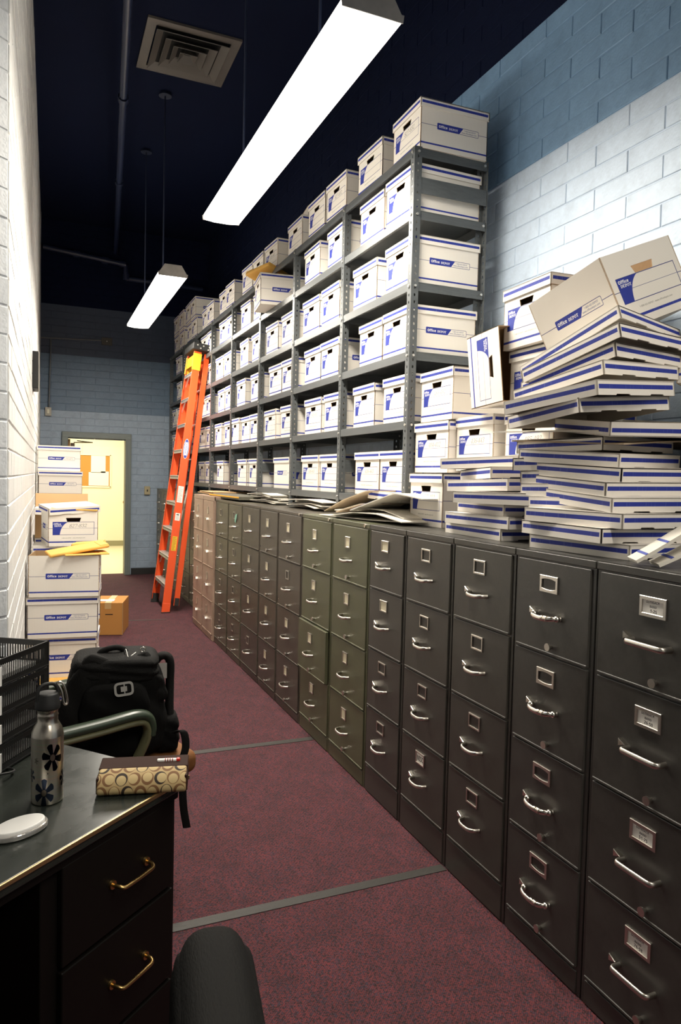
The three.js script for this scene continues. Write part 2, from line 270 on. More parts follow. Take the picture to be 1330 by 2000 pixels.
{ const b = wallBox('switch_box', 'beige wall box under the vertical conduit on the back wall', 'box', 0.11, 2.41, 0.085, 0.125, mat(lin(0.42, 0.40, 0.34), 0.5)); part(b, 'switch', rbx(0.03, 0.06, 0.02, 0, 0, 0.035, 0.003), M.cream); }
{ const b = wallBox('light_switch', 'tan light switch on the back wall between the doorway and the ladder', 'switch', 1.517, 1.29, 0.085, 0.13, mat(lin(0.38, 0.33, 0.20), 0.45)); part(b, 'toggle', rbx(0.014, 0.03, 0.024, 0, 0, 0.036, 0.003), M.black); }
{ // dark plaque that stands off the left wall
  const z = -6.5, x = -0.108 * (z - BACK) / 8.4 + 0.025; const p = thing('wall_clock', 'dark flat clock with a pale rim on the white left wall, seen edge on', 'clock', [x, 2.37, z], [90, 0, 0]);
  part(p, 'case', rbx(0.30, 0.30, 0.05, 0, 0, 0, 0.008), M.black); part(p, 'dial', rbx(0.24, 0.24, 0.006, 0, 0, 0.026, 0.002), mat(lin(0.12, 0.09, 0.06), 0.4)); part(p, 'rim', [bx(0.29, 0.014, 0.008, 0, -0.135, 0.026), bx(0.29, 0.014, 0.008, 0, 0.135, 0.026), bx(0.014, 0.29, 0.008, -0.135, 0, 0.026), bx(0.014, 0.29, 0.008, 0.135, 0, 0.026)], M.steel);
}

// ---------------------------------------------------------------- filing cabinets (front faces the aisle)
const XC = 1.507, CH = 1.326, CD = 0.77;
const drawerLabels = {};
function textCard(lines, w, h, bg = '#f1eee6') {
  const key = lines.join('|'); if (drawerLabels[key]) return drawerLabels[key];
  const [c, g] = canvas(256, Math.round(256 * h / w)); g.fillStyle = bg; g.fillRect(0, 0, c.width, c.height); g.fillStyle = '#15151a';
  const n = lines.length, lh = c.height / (n + 0.25); lines.forEach((t, i) => { g.save(); g.translate(128 + (i - 1) * 6, lh * (i * 0.9 + 0.66)); g.rotate(-0.03 + 0.03 * i); g.font = `bold ${Math.round(lh * (i === n - 1 ? 0.9 : 0.66))}px sans-serif`; g.textAlign = 'center'; g.textBaseline = 'middle'; g.scale(Math.min(1, 225 / g.measureText(t).width), 1); g.fillText(t, 0, 0); g.restore(); });
  return drawerLabels[key] = mat(0xffffff, 0.8, { map: ctex(c) });
}
const frameShape = (w, h, t, curved) => { const s = shape([[-w / 2, -h / 2], [w / 2, -h / 2], [w / 2, h / 2], [-w / 2, h / 2]]); let p; if (curved) { p = new THREE.Path(); p.moveTo(-w / 2 + t, -h / 2 + t * 1.5); p.quadraticCurveTo(0, -h / 2 + t * 0.4, w / 2 - t, -h / 2 + t * 1.5); p.lineTo(w / 2 - t, h / 2 - t * 1.5); p.quadraticCurveTo(0, h / 2 - t * 0.4, -w / 2 + t, h / 2 - t * 1.5); p.closePath(); } else p = rectPath(0, 0, w - 2 * t, h - 2 * t); s.holes.push(p); return extr(s, 0.004, { bevelEnabled: true, bevelSize: 0.001, bevelThickness: 0.001, bevelSegments: 1 }); };
const bow = (w, d, r, sq) => tube(sq ? [[-w / 2, 0, 0], [-w / 2, 0, d * 0.75], [-w / 2 + 0.012, 0, d], [w / 2 - 0.012, 0, d], [w / 2, 0, d * 0.75], [w / 2, 0, 0]] : [[-w / 2, 0, 0], [-w * 0.42, 0, d * 0.72], [-w * 0.2, -0.002, d], [w * 0.2, -0.002, d], [w * 0.42, 0, d * 0.72], [w / 2, 0, 0]], r, 28, 8, false, sq ? 0.3 : 0.5).scale(1, 1.45, 1);
const handleGeo = { bow: merge([bow(0.105, 0.034, 0.0052)]), square: merge([bow(0.125, 0.034, 0.006, true)]), ferrule: merge([bow(0.115, 0.036, 0.006), cyl(0.009, 0.009, 0.012).rotateZ(90 * R).translate(0.03, 0, 0.034), cyl(0.008, 0.008, 0.008).rotateZ(90 * R).translate(0.015, 0, 0.036), new THREE.SphereGeometry(0.011, 12, 8).translate(0.055, 0, 0.012), new THREE.SphereGeometry(0.011, 12, 8).translate(-0.055, 0, 0.012)]), cup: merge([extr(shape([[-0.04, -0.006], [0.04, -0.006], [0.032, 0.010], [-0.032, 0.010]]), 0.018, { bevelEnabled: true, bevelSize: 0.002, bevelThickness: 0.004, bevelSegments: 2 })]) };
const latchGeo = merge([extr(shape([[-0.012, -0.008], [0.010, 0], [-0.012, 0.010]]), 0.012, { bevelEnabled: true, bevelSize: 0.0015, bevelThickness: 0.002, bevelSegments: 1 })]);
const knobGeo = merge([cyl(0.008, 0.006, 0.012).rotateX(90 * R).translate(0, 0, 0.006), cyl(0.0125, 0.012, 0.007, 0, 0, 0, 18).rotateX(90 * R).translate(0, 0, 0.015)]);
function cabinet(o) {
  const { z0, z1, paint, label, rows, style, open = {}, cards = [] } = o; const w = z1 - z0 - 0.004, x = o.x ?? XC, h = o.h ?? CH, cd = o.depth ?? CD;
  const t = thing('filing_cabinet', label, 'filing cabinet', [x, 0, (z0 + z1) / 2], [-90, 0, 0], o.group);   // local +z points to the aisle, local +x to the camera
  part(t, 'case', [rbx(w, h, cd, 0, h / 2, -cd / 2, 0.003), rbx(w, h - rows[0] - 0.002, 0.02, 0, (h + rows[0] + 0.002) / 2, -0.004, 0.003), rbx(w - 0.034, rows[4] - 0.012, 0.016, 0, (rows[4] - 0.004) / 2, -0.004, 0.002)], paint);
  if (o.plate) part(t, 'maker_plate', rbx(0.05, 0.018, 0.004, o.plate, (h + rows[0]) / 2 + 0.003, 0.003, 0.001), M.steel);
  if (o.lock) part(t, 'lock', cyl(0.009, 0.009, 0.012, 0, 0, 0, 14).rotateX(90 * R).translate(w / 2 - 0.05, (h + rows[0]) / 2 + 0.002, 0.006), M.chrome);
  for (let i = 0; i < 4; i++) {
    const top = rows[i] - 0.003, bot = rows[i + 1] + 0.003, dh = top - bot;
    const d = part(t, 'drawer', [rbx(w - 0.036, dh, 0.018, 0, 0, -0.002, 0.0025), rbx(w - 0.04, 0.008, 0.010, 0, -dh / 2 + 0.004, 0.0055, 0.0025)], paint);
    d.position.set(0, (top + bot) / 2, (open[i] ?? 0) + 0.0);
    if (open[i]) part(d, 'drawer_body', bx(w - 0.06, dh - 0.06, 0.3, 0, -0.015, -0.16), paint);
    const F = 0.007, ly = dh / 2 - (style.ly ?? 0.075), hy = dh / 2 - (style.hy ?? 0.155), cx = style.cx ?? -0.01;
    part(d, 'label_frame', frameShape(style.lw ?? 0.066, style.lh ?? 0.062, style.lt ?? 0.006, style.curved).translate(cx, ly, F), style.frameMat ?? M.steel);
    if (cards[i]) { const cw = (style.lw ?? 0.066) - 0.012, ch = (style.lh ?? 0.062) - 0.010; const cg = new THREE.BoxGeometry(cw, ch, 0.0016).translate(cx, ly, F + 0.001); part(d, 'label_card', cg, Array.isArray(cards[i]) ? textCard(cards[i], cw, ch) : M.cardLabel, Array.isArray(cards[i]) ? 'white card with handwriting' : undefined); }
    const hx = cx + (style.hx ?? 0.0);
    part(d, 'handle', handleGeo[style.handle ?? 'bow'].clone().translate(hx, hy, F), style.handleMat ?? M.steel);
    if (style.latch) part(d, 'thumb_latch', latchGeo.clone().translate(hx - 0.066 - (style.handle === 'square' ? 0.012 : 0), hy + 0.008, F), M.chrome);
    if (style.knob) part(d, 'knob', knobGeo.clone().translate(cx + 0.02, -dh / 2 + 0.028, F), M.steel);
  }
  return t;
}
const rowsA = [1.301, 1.018, 0.721, 0.431, 0.136], rowsB = [1.301, 1.000, 0.685, 0.383, 0.082], rowsC = [1.306, 0.996, 0.678, 0.359, 0.055];
const P = { char: enamel(lin(0.068, 0.065, 0.058), 0.45), dark: enamel(lin(0.070, 0.066, 0.056), 0.45), olive: enamel(lin(0.118, 0.122, 0.070), 0.45), brown: enamel(lin(0.086, 0.074, 0.058), 0.42), oliveBrown: enamel(lin(0.118, 0.106, 0.074), 0.42), tan: enamel(lin(0.46, 0.32, 0.24), 0.5), putty: enamel(lin(0.22, 0.215, 0.16), 0.5) };
const sWide = { lw: 0.088, lh: 0.053, lt: 0.008, handle: 'square', latch: true, knob: true, ly: 0.070, hy: 0.17, cx: 0.025 }, sCurve = { lw: 0.084, lh: 0.052, lt: 0.008, ly: 0.070, hy: 0.172, curved: true, handle: 'ferrule', latch: true, knob: true, handleMat: M.chrome }, sBow = { handle: 'bow', latch: true, lw: 0.072, lh: 0.052, lt: 0.005, ly: 0.064, hy: 0.165 }, sCard = { handle: 'bow', knob: true, lw: 0.06, lh: 0.058, lt: 0.005, ly: 0.085, hy: 0.178, cx: -0.02 };
const Z = [-1.238, -1.623, -2.007, -2.404, -2.799, -3.178, -3.663, -4.157, -4.639, -5.079, -5.583, -6.037, -6.521];
cabinet({ z0: Z[1], z1: Z[0], paint: P.char, rows: rowsB, style: sWide, plate: 0.02, cards: [['OUTREACH', 'BAND', '1-25'], ['OUTREACH', 'BAND', '26-50'], ['OUTREACH', 'BAND', '51-75'], ['OUTREACH', 'BAND', '76-98']], label: 'charcoal filing cabinet with handwritten white drawer labels, nearest to the camera' });
cabinet({ z0: Z[2], z1: Z[1], paint: P.char, rows: rowsB, style: sCurve, plate: -0.02, label: 'charcoal filing cabinet with curved label frames and bright ferruled handles' });
cabinet({ z0: Z[3], z1: Z[2], paint: P.dark, rows: rowsA, style: sBow, label: 'dark grey filing cabinet with four empty square frames under the smaller lid stack' });
cabinet({ z0: Z[4], z1: Z[3], paint: P.dark, rows: rowsA, style: sBow, cards: [0, 0, 0, ['MISC']], label: 'dark grey filing cabinet with one white label on its bottom drawer' });
cabinet({ z0: Z[5], z1: Z[4], paint: P.dark, rows: rowsA, style: sBow, cards: [1, 1, 0, 0], label: 'dark grey filing cabinet with cream labels on its two upper drawers' });
cabinet({ z0: Z[6], z1: Z[5], paint: P.olive, rows: rowsB, style: sCard, lock: 1, cards: [1, 1, 1, 1], label: 'olive green filing cabinet beside the dark grey ones, under the flattened boxes' });
cabinet({ z0: Z[7], z1: Z[6], paint: P.olive, rows: rowsB, style: sCard, lock: 1, cards: [1, 1, 1, 1], open: { 2: 0.018 }, label: 'olive green filing cabinet with its third drawer slightly pulled out' });
cabinet({ z0: Z[8], z1: Z[7], paint: P.brown, rows: rowsC, style: sCard, lock: 1, cards: [1, 0, 1, 1], label: 'brown-black filing cabinet next to the olive green pair, second drawer without a card' });
cabinet({ z0: Z[9], z1: Z[8], paint: P.brown, rows: rowsC, style: sCard, cards: [1, 1, 1, 1], label: 'narrow brown-black filing cabinet with cream cards on all four drawers, knobs below the handles' });
cabinet({ z0: Z[10], z1: Z[9], paint: P.brown, rows: rowsC, style: { ...sCard, knob: false }, cards: [1, 1, 1, 0], label: 'brown-black filing cabinet without knobs, bottom drawer lacking a card' });
{
  const c = cabinet({ z0: Z[11], z1: Z[10], paint: P.oliveBrown, rows: rowsC, style: sCard, label: 'brownish olive filing cabinet with a torn green sticker on the top drawer' });
  part(c.children.find((q) => q.name === 'drawer'), 'sticker', extr(shape([[-0.03, -0.03], [0.0, -0.045], [0.035, 0.0], [0.045, 0.035], [0.005, 0.03], [-0.02, 0.012]]), 0.001).translate(0.04, 0.05, 0.012), mat(lin(0.25, 0.5, 0.38), 0.7), 'torn mint green sticker');
}
cabinet({ z0: Z[12], z1: Z[11], paint: P.oliveBrown, rows: rowsC, style: sCard, label: 'brownish olive filing cabinet standing directly beside the tan cabinets' });
const sTan = { handle: 'cup', lw: 0.05, lh: 0.07, lt: 0.008, ly: 0.09, hy: 0.17 };
cabinet({ z0: -6.986, z1: -6.525, x: 1.49, h: 1.35, paint: P.tan, rows: rowsC, style: sTan, cards: [1, 1, 1, 1], label: 'pinkish tan filing cabinet on the right of the tan pair' });
cabinet({ z0: -7.45, z1: -6.988, x: 1.49, h: 1.35, paint: P.tan, rows: rowsC, style: sTan, cards: [1, 1, 1, 1], label: 'pinkish tan filing cabinet on the left of the tan pair, nearer the ladder' });
const farNames = ['putty grey filing cabinet just behind the right rail of the orange ladder', 'putty grey filing cabinet behind the middle of the orange ladder', 'putty grey filing cabinet behind the left rail of the ladder', 'putty grey filing cabinet hidden mostly behind the ladder steps', 'putty grey filing cabinet third from the back wall', 'putty grey filing cabinet second from the back wall', 'putty grey filing cabinet in the far corner against the back wall'];
for (let i = 0; i < 7; i++) cabinet({ z0: -7.45 - 0.53 * (i + 1), z1: -7.45 - 0.53 * i, x: 1.66, depth: 0.74, paint: P.putty, rows: rowsC, style: { ...sCard, lw: 0.05, lh: 0.05 }, label: farNames[i] });

// ---------------------------------------------------------------- shelving rack on top of the cabinets
const XS = 1.81, SD = 0.46, LEV = [3.302, 2.978, 2.604, 2.237, 1.867, 1.454];
const POST = [-3.401, -4.329, -5.303, -6.227, -7.246, -8.195, -9.124, -9.992, -11.009];
{
  const t = thing('shelving_rack', 'tall grey steel shelving rack with perforated posts, standing on the filing cabinets', 'shelving', [XS, CH, 0]);
  const ph = LEV[0] - CH + 0.005, fw = 0.044, th = 0.0025;
  const flange = (() => { const s = shape([[0, 0], [fw, 0], [fw, ph], [0, ph]]); for (let y = 0.03; y < ph - 0.02; y += 0.038) { const p = new THREE.Path(); const a = 0.0055, b = 0.0085, cx = fw * 0.52; for (let k = 0; k <= 8; k++) { const q = -k / 8 * Math.PI * 2; const X = cx + a * Math.cos(q), Y = y + b * Math.sin(q); k ? p.lineTo(X, Y) : p.moveTo(X, Y); } s.holes.push(p); } return extr(s, th, { curveSegments: 4 }); })();
  // flange lying in the x-y plane (faces +z); the other one turned to face the aisle
  const front = merge([flange.clone().translate(0, 0, -th), flange.clone().rotateY(90 * R).translate(0, 0, 0)]);
  const frontGeo = front, rearGeo = front.clone().rotateY(0).translate(0, 0, 0);
  POST.forEach((z) => { part(t, 'post', frontGeo, M.shelf).position.set(0, 0, z); const r = part(t, 'post', rearGeo, M.shelf); r.position.set(SD, 0, z - fw); r.rotation.y = Math.PI; });
  const boltG = [];
  for (let b = 0; b < 8; b++) for (let l = 0; l < 6; l++) {
    const z0 = POST[b + 1] - 0.002, z1 = POST[b] - 0.004, len = z1 - z0, zc = (z0 + z1) / 2, y = LEV[l] - CH, lip = 0.046;
    part(t, 'shelf', [bx(SD - 0.01, 0.002, len, SD / 2, y - 0.001, zc), rbx(0.003, lip, len, 0.004, y - lip / 2, zc, 0.001, 1), bx(0.003, lip, len, SD - 0.006, y - lip / 2, zc), bx(SD - 0.01, lip, 0.003, SD / 2, y - lip / 2, z0 + 0.004), bx(SD - 0.01, lip, 0.003, SD / 2, y - lip / 2, z1 - 0.003), bx(0.012, 0.002, len, 0.01, y - lip + 0.001, zc)], M.shelf);
  }
  for (let b = 0; b < 9; b++) for (let l = 0; l < 6; l++) { const z = POST[b], y = LEV[l] - CH; boltG.push(cyl(0.007, 0.007, 0.006, 0, 0, 0, 8).rotateX(90 * R).translate(0.024, y - 0.022, z + 0.003), cyl(0.007, 0.007, 0.006, 0, 0, 0, 8).rotateZ(90 * R).translate(-0.003, y - 0.022, z - 0.022), cyl(0.007, 0.007, 0.006, 0, 0, 0, 8).rotateX(90 * R).translate(SD - 0.024, y - 0.022, z + 0.003)); }
  part(t, 'bolts', boltG, M.alu).userData.kind = 'stuff';
  const brace = (z, y, h) => part(t, 'end_brace', rbx(SD - 0.01, h, 0.003, SD / 2, y - CH, z, 0.001, 1), M.shelf);
  brace(POST[0] - 0.004, 3.11, 0.085); POST.forEach((z) => brace(z - 0.006, 1.63, 0.08));
}

// ---------------------------------------------------------------- printed file boxes and lids
const BW = 0.325, BHt = 0.255, BD = 0.41, LW = 0.338, LD = 0.423, LH = 0.046;
const AT = 2048; const REG = {};
const boxTex = (() => {
  const [c, g] = canvas(AT, AT); const white = '#e4ded5', blue = '#1f2f8f', ink = '#27306b';
  g.fillStyle = white; g.fillRect(0, 0, AT, AT);
  const reg = (n, x, y, w, h) => { REG[n] = [x, y, w, h]; return [x, y, w, h]; };
  const logo = (x, y, s, one) => { g.fillStyle = '#f4f1ea'; g.textBaseline = 'alphabetic'; g.textAlign = 'left'; g.font = `bold ${s}px sans-serif`; if (one) { g.fillText('Office', x, y); g.font = `bold ${s * 0.86}px serif`; g.fillText('DEPOT', x + s * 3.35, y); } else { g.fillText('Office', x, y); g.font = `bold ${s * 0.86}px serif`; g.fillText('DEPOT', x + s * 0.3, y + s * 0.82); } };
  const stripe = (x, y, w, h) => { g.fillStyle = blue; g.fillRect(x, y, w, h); g.fillStyle = 'rgba(230,224,214,0.10)'; for (let k = 0; k < 14; k++) g.fillRect(x + rnd() * w, y, 1 + rnd() * 14, h); };
  const side = (n, x, y) => {
    const [, , w, h] = reg(n, x, y, 820, 510);
    stripe(x, y + h * 0.865, w, h * 0.034); g.fillStyle = ink; g.fillRect(x, y + h * 0.497, w, 4);
    const bx0 = x + w * 0.24, by = y + h * 0.43, bw = w * 0.62, bh = h * 0.135; g.fillStyle = white; g.fillRect(bx0, by, bw, bh);
    g.fillStyle = blue; g.beginPath(); g.moveTo(bx0 + 12, by); g.lineTo(bx0 + bw * 0.63, by); g.lineTo(bx0 + bw * 0.53, by + bh); g.lineTo(bx0 + 12, by + bh); g.quadraticCurveTo(bx0, by + bh, bx0, by + bh - 12); g.lineTo(bx0, by + 12); g.quadraticCurveTo(bx0, by, bx0 + 12, by); g.fill();
    g.strokeStyle = ink; g.lineWidth = 4; g.beginPath(); g.moveTo(bx0 + bw * 0.63, by + 2); g.lineTo(bx0 + bw - 10, by + 2); g.quadraticCurveTo(bx0 + bw, by + 2, bx0 + bw, by + 12); g.lineTo(bx0 + bw, by + bh - 12); g.quadraticCurveTo(bx0 + bw, by + bh - 2, bx0 + bw - 10, by + bh - 2); g.lineTo(bx0 + bw * 0.54, by + bh - 2); g.stroke();
    logo(bx0 + 18, by + bh * 0.70, 37, true); g.fillStyle = ink; g.font = '19px sans-serif'; g.textAlign = 'center'; g.fillText('1-800-GO-DEPOT', bx0 + bw * 0.79, by + bh * 0.42); g.fillText('www.officedepot.com', bx0 + bw * 0.77, by + bh * 0.76);
    g.fillStyle = 'rgba(120,105,85,0.05)'; for (let k = 0; k < 82; k++) g.fillRect(x + k * 10, y, 3, h);
  };
  const front = (n, x, y, note) => {
    const [, , w, h] = reg(n, x, y, 650, 510);
    stripe(x, y + h * 0.865, w, h * 0.036); g.fillStyle = ink; g.fillRect(x, y + h * 0.515, w, 4);
    const lx = x + w * 0.09, ly = y + h * 0.345, lw = w * 0.83, lh = h * 0.345; g.fillStyle = white; g.fillRect(lx, ly, lw, lh); g.strokeStyle = ink; g.lineWidth = 5; g.strokeRect(lx, ly, lw, lh);
    g.fillStyle = ink; g.fillRect(lx, ly + lh * 0.49, lw, 2.5);
    g.fillStyle = blue; g.beginPath(); g.moveTo(lx, ly); g.lineTo(lx + lw * 0.36, ly); g.quadraticCurveTo(lx + lw * 0.19, ly + lh * 0.25, lx + lw * 0.165, ly + lh); g.lineTo(lx, ly + lh); g.fill();
    logo(lx + 9, ly + 38, 33, false); g.fillStyle = '#55544f'; g.font = '17px sans-serif'; g.textAlign = 'center'; g.fillText('1-800-GO-DEPOT - www.officedepot.com', x + w * 0.5, y + h * 0.79);
    if (note) { g.fillStyle = 'rgba(70,68,70,0.62)'; g.font = 'italic 64px serif'; g.save(); g.translate(lx + lw * 0.6, ly + lh * 0.42); g.rotate(-0.02); g.fillText(note, 0, 0); g.restore(); }
    g.fillStyle = 'rgba(120,105,85,0.045)'; for (let k = 0; k < 65; k++) g.fillRect(x + k * 10, y, 3, h);
  };
  side('side', 0, 0); side('side2', 840, 0);
  ['', '827-832', '485-492', '404-412', '436-443', ''].forEach((t, i) => front('front' + i, (i % 3) * 670, 530 + Math.floor(i / 3) * 530, t));
  for (const [n, y, k] of [['rimA', 1600, 1], ['rimB', 1720, 0]]) { const [x, , w, h] = reg(n, 0, y, 1200, 110); stripe(x + 26, y + h * 0.28, w - 52, h * 0.30); g.fillStyle = 'rgba(120,105,85,0.10)'; g.fillRect(x + 90, y, 2, h); g.fillRect(x + w - 110, y, 2, h); }
  { const [x, y, w, h] = reg('plain', 1240, 1600, 780, 230); g.fillStyle = 'rgba(120,105,85,0.04)'; for (let k = 0; k < 78; k++) g.fillRect(x + k * 10, y, 3, h); }
  { const [x, y, w, h] = reg('kraft', 0, 1850, 1000, 190); g.fillStyle = '#a88a66'; g.fillRect(x, y, w, h); for (let k = 0; k < 1500; k++) { g.fillStyle = `rgba(${rnd() < 0.5 ? '90,68,44' : '190,165,130'},0.25)`; g.fillRect(x + rnd() * w, y + rnd() * h, 1 + rnd() * 7, 1.5); } }
  { const [x, y, w, h] = reg('grey', 1040, 1850, 1000, 190); g.fillStyle = '#cfc7bb'; g.fillRect(x, y, w, h); }
  return ctex(c);
})();
const cardMat = mat(0xffffff, 0.72, { map: boxTex, bumpMap: paintBump, bumpScale: 0.0003 });
function uvTo(g, region, w, h, x0, y0, only, inside = 'kraft') {       // planar print on the outer face, plain board elsewhere
  const [X, Y, W, H] = REG[region], [kx, ky, kw, kh] = REG[inside], p = g.attributes.position, n = g.attributes.normal, uv = g.attributes.uv;
  for (let i = 0; i < p.count; i++) {
    const fx = Math.min(1, Math.max(0, (p.getX(i) - x0) / w)), fy = Math.min(1, Math.max(0, (p.getY(i) - y0) / h));
    if (only(n, i)) uv.setXY(i, (X + fx * W) / AT, 1 - (Y + (1 - fy) * H) / AT); else uv.setXY(i, (kx + 6 + fx * (kw - 12)) / AT, 1 - (ky + 6 + (1 - fy) * (kh - 12)) / AT);
  }
  return g;
}
const TH = 0.004;
function panel(w, h, region, o = {}) {                                // board in the x-y plane, printed side to +z
  const s = shape([[-w / 2, 0], ...(o.notch ? [[-w * 0.27, 0], [-w * 0.26, 0.004], [-w * 0.10, 0.004], [-w * 0.09, 0], [w * 0.17, 0], [w * 0.18, 0.004], [w * 0.34, 0.004], [w * 0.35, 0]] : []), [w / 2, 0], [w / 2, h], [-w / 2, h]]);
  if (o.hole) { const p = new THREE.Path(), y = h * 0.715, b = 0.041, t = 0.050, k = 0.0135; p.moveTo(-b, y - k); p.lineTo(-t, y + k); p.lineTo(t, y + k); p.lineTo(b, y - k); p.closePath(); s.holes.push(p); }
  const g = extr(s, TH).translate(0, 0, -TH);
  return uvTo(g, region, w, h, -w / 2, 0, (n, i) => n.getZ(i) > 0.5, o.inside);
}
const bodyGeo = [0, 1, 2, 3, 4, 5].map((v) => {
  const f = panel(BW, BHt, 'front' + v, { hole: true }).translate(0, 0, BD / 2), b = panel(BW, BHt, 'front0', { hole: true }).translate(0, 0, BD / 2).rotateY(Math.PI);
  const s1 = panel(BD, BHt, 'side').translate(0, 0, BW / 2).rotateY(90 * R), s2 = panel(BD, BHt, 'side2').translate(0, 0, BW / 2).rotateY(-90 * R);
  const bot = panel(BW - 0.002, BD - 0.002, 'plain').translate(0, -BD / 2 + 0.001, 0).rotateX(90 * R).translate(0, 0.0002, 0);
  return merge([f, b, s1, s2, bot]);
});
const lidGeo = (() => {
  const top = panel(LW, LD, 'plain', { inside: 'grey' }).translate(0, -LD / 2, 0).rotateX(-90 * R).translate(0, LH, 0);
  const rims = []; for (let k = 0; k < 4; k++) { const long = k % 2; rims.push(panel(long ? LD : LW, LH - 0.0005, long ? 'rimA' : 'rimB', { notch: k === 0, inside: 'grey' }).translate(0, 0, (long ? LW : LD) / 2).rotateY(k * 90 * R)); }
  return merge([top, ...rims]);
})();
let bv = 0;
function fileBox(label, pos, yaw = -90, o = {}) {
  const t = thing('file_box', label, 'box', pos, [yaw, o.pitch ?? 0, o.roll ?? 0], o.group);
  part(t, 'body', bodyGeo[o.v ?? (bv++ % 6)], cardMat);
  if (o.lid !== false) { const l = part(t, 'lid', lidGeo, cardMat); l.position.y = BHt - LH + 0.0025 + (o.lift ?? 0); l.rotation.y = Math.PI; if (o.lidTilt) l.rotation.set(o.lidTilt[0] * R, o.lidTilt[1] * R, o.lidTilt[2] * R); }
  return t;
}
// what stands on the rack: bay, shelf level, middle of the box along the aisle
const ONRACK = [[1, 0, -4.04], [1, 0, -3.56], [1, 1, -3.979], [1, 1, -3.6], [1, 2, -4.051], [1, 2, -3.59], [1, 3, -3.95], [1, 3, -3.6], [1, 4, -4.037], [1, 4, -3.59], [1, 5, -3.96], [1, 5, -3.6],
  [2, 0, -4.92], [2, 0, -4.55], [2, 1, -4.99], [2, 1, -4.52], [2, 2, -5.0], [2, 2, -4.6], [2, 3, -4.97], [2, 3, -4.615], [2, 4, -4.93], [2, 4, -4.52], [2, 5, -4.95], [2, 5, -4.57],
  [3, 0, -5.43], [3, 2, -5.98], [3, 2, -5.505], [3, 3, -5.86], [3, 3, -5.5], [3, 4, -5.97], [3, 4, -5.505],
  [4, 0, -6.783], [4, 0, -6.42], [4, 1, -6.866], [4, 1, -6.43], [4, 2, -6.832], [4, 2, -6.43], [4, 3, -6.927], [4, 3, -6.43], [4, 4, -6.79], [4, 4, -6.44], [4, 5, -6.861], [4, 5, -6.434],
  [5, 0, -7.808], [5, 0, -7.45], [5, 1, -7.798], [5, 1, -7.45], [5, 2, -7.93], [5, 2, -7.56], [5, 3, -7.83], [5, 3, -7.45], [5, 4, -7.935], [5, 4, -7.467], [5, 5, -7.828],
  [6, 0, -8.75], [6, 0, -8.39], [6, 1, -8.75], [6, 1, -8.39], [6, 2, -8.43], [6, 3, -8.75], [6, 3, -8.398], [6, 4, -8.75], [6, 4, -8.39], [6, 5, -8.8], [6, 5, -8.39],
  [7, 0, -9.68], [7, 0, -9.32], [7, 1, -9.613], [8, 0, -10.632], [8, 0, -10.2], [8, 1, -10.478], [8, 2, -10.407], [8, 3, -10.749], [8, 3, -10.337], [8, 4, -10.698]];
{
  const lv = ['the top of the rack', 'second shelf down', 'third shelf down', 'fourth shelf down', 'fifth shelf down', 'the lowest shelf'], ord = ['', 'nearest bay', 'second bay', 'third bay', 'fourth bay', 'fifth bay', 'sixth bay', 'seventh bay', 'farthest bay'];
  ONRACK.forEach(([b, l, z]) => {
    const mates = ONRACK.filter((q) => q[0] === b && q[1] === l); const which = mates.length < 2 ? '' : z === Math.max(...mates.map((q) => q[2])) ? ', nearer one' : ', farther one';
    fileBox(`white file box on ${lv[l]}, ${ord[b]}${b === 8 ? '' : ' from the front'}${which}`, [XS + 0.02 + BD / 2 + rr(0, 0.018), LEV[l] + 0.001, z], -90 + rr(-1.6, 1.6), { group: 'file boxes on the steel rack' });
  });
}
const RK = { group: 'file boxes on the steel rack' };
fileBox('white file box pulled out over the shelf edge, side with the logo showing', [1.905, LEV[1] + 0.001, -5.93], -97.8, RK);
fileBox('white file box under a yellow envelope at the far end of the third bay', [2.04, LEV[0] + 0.001, -6.03], -88, RK);
fileBox('white file box stood on end on the top of the rack', [1.98, LEV[0] + BD / 2 + 0.001, -5.62], -97, { ...RK, pitch: -90 });
fileBox('white file box pushed in lengthwise on the lowest shelf, long side to the aisle', [2.03, LEV[5] + 0.001, -5.72], 180, RK);
fileBox('white file box set back behind the others, logo side visible, fourth bay', [2.03, LEV[4] + 0.001, -7.13], -90, RK);
fileBox('white file box on the top of the rack above the ladder, upper of two', [2.03, LEV[0] + 0.264, -9.4], -90, RK);
fileBox('white file box on top of another in the seventh bay, farther one', [2.03, LEV[0] + 0.264, -9.74], -91, RK);
fileBox('white file box on the upper layer of the farthest bay, nearer one', [2.03, LEV[0] + 0.264, -10.22], -90, RK);
fileBox('white file box on the upper layer of the farthest bay, against the back wall', [2.03, LEV[0] + 0.264, -10.64], -90, RK);
{
  const e = thing('envelope', 'yellow padded envelope sticking out over the top shelf edge', 'envelope', [1.81, LEV[0] - 0.02, -6.02], [20, -4, -16]);
  part(e, 'pouch', rbx(0.25, 0.035, 0.34, 0, 0, 0, 0.012), M.envelope); part(e, 'flap', rbx(0.24, 0.004, 0.09, 0, 0.019, -0.12, 0.001), M.envelope);
}
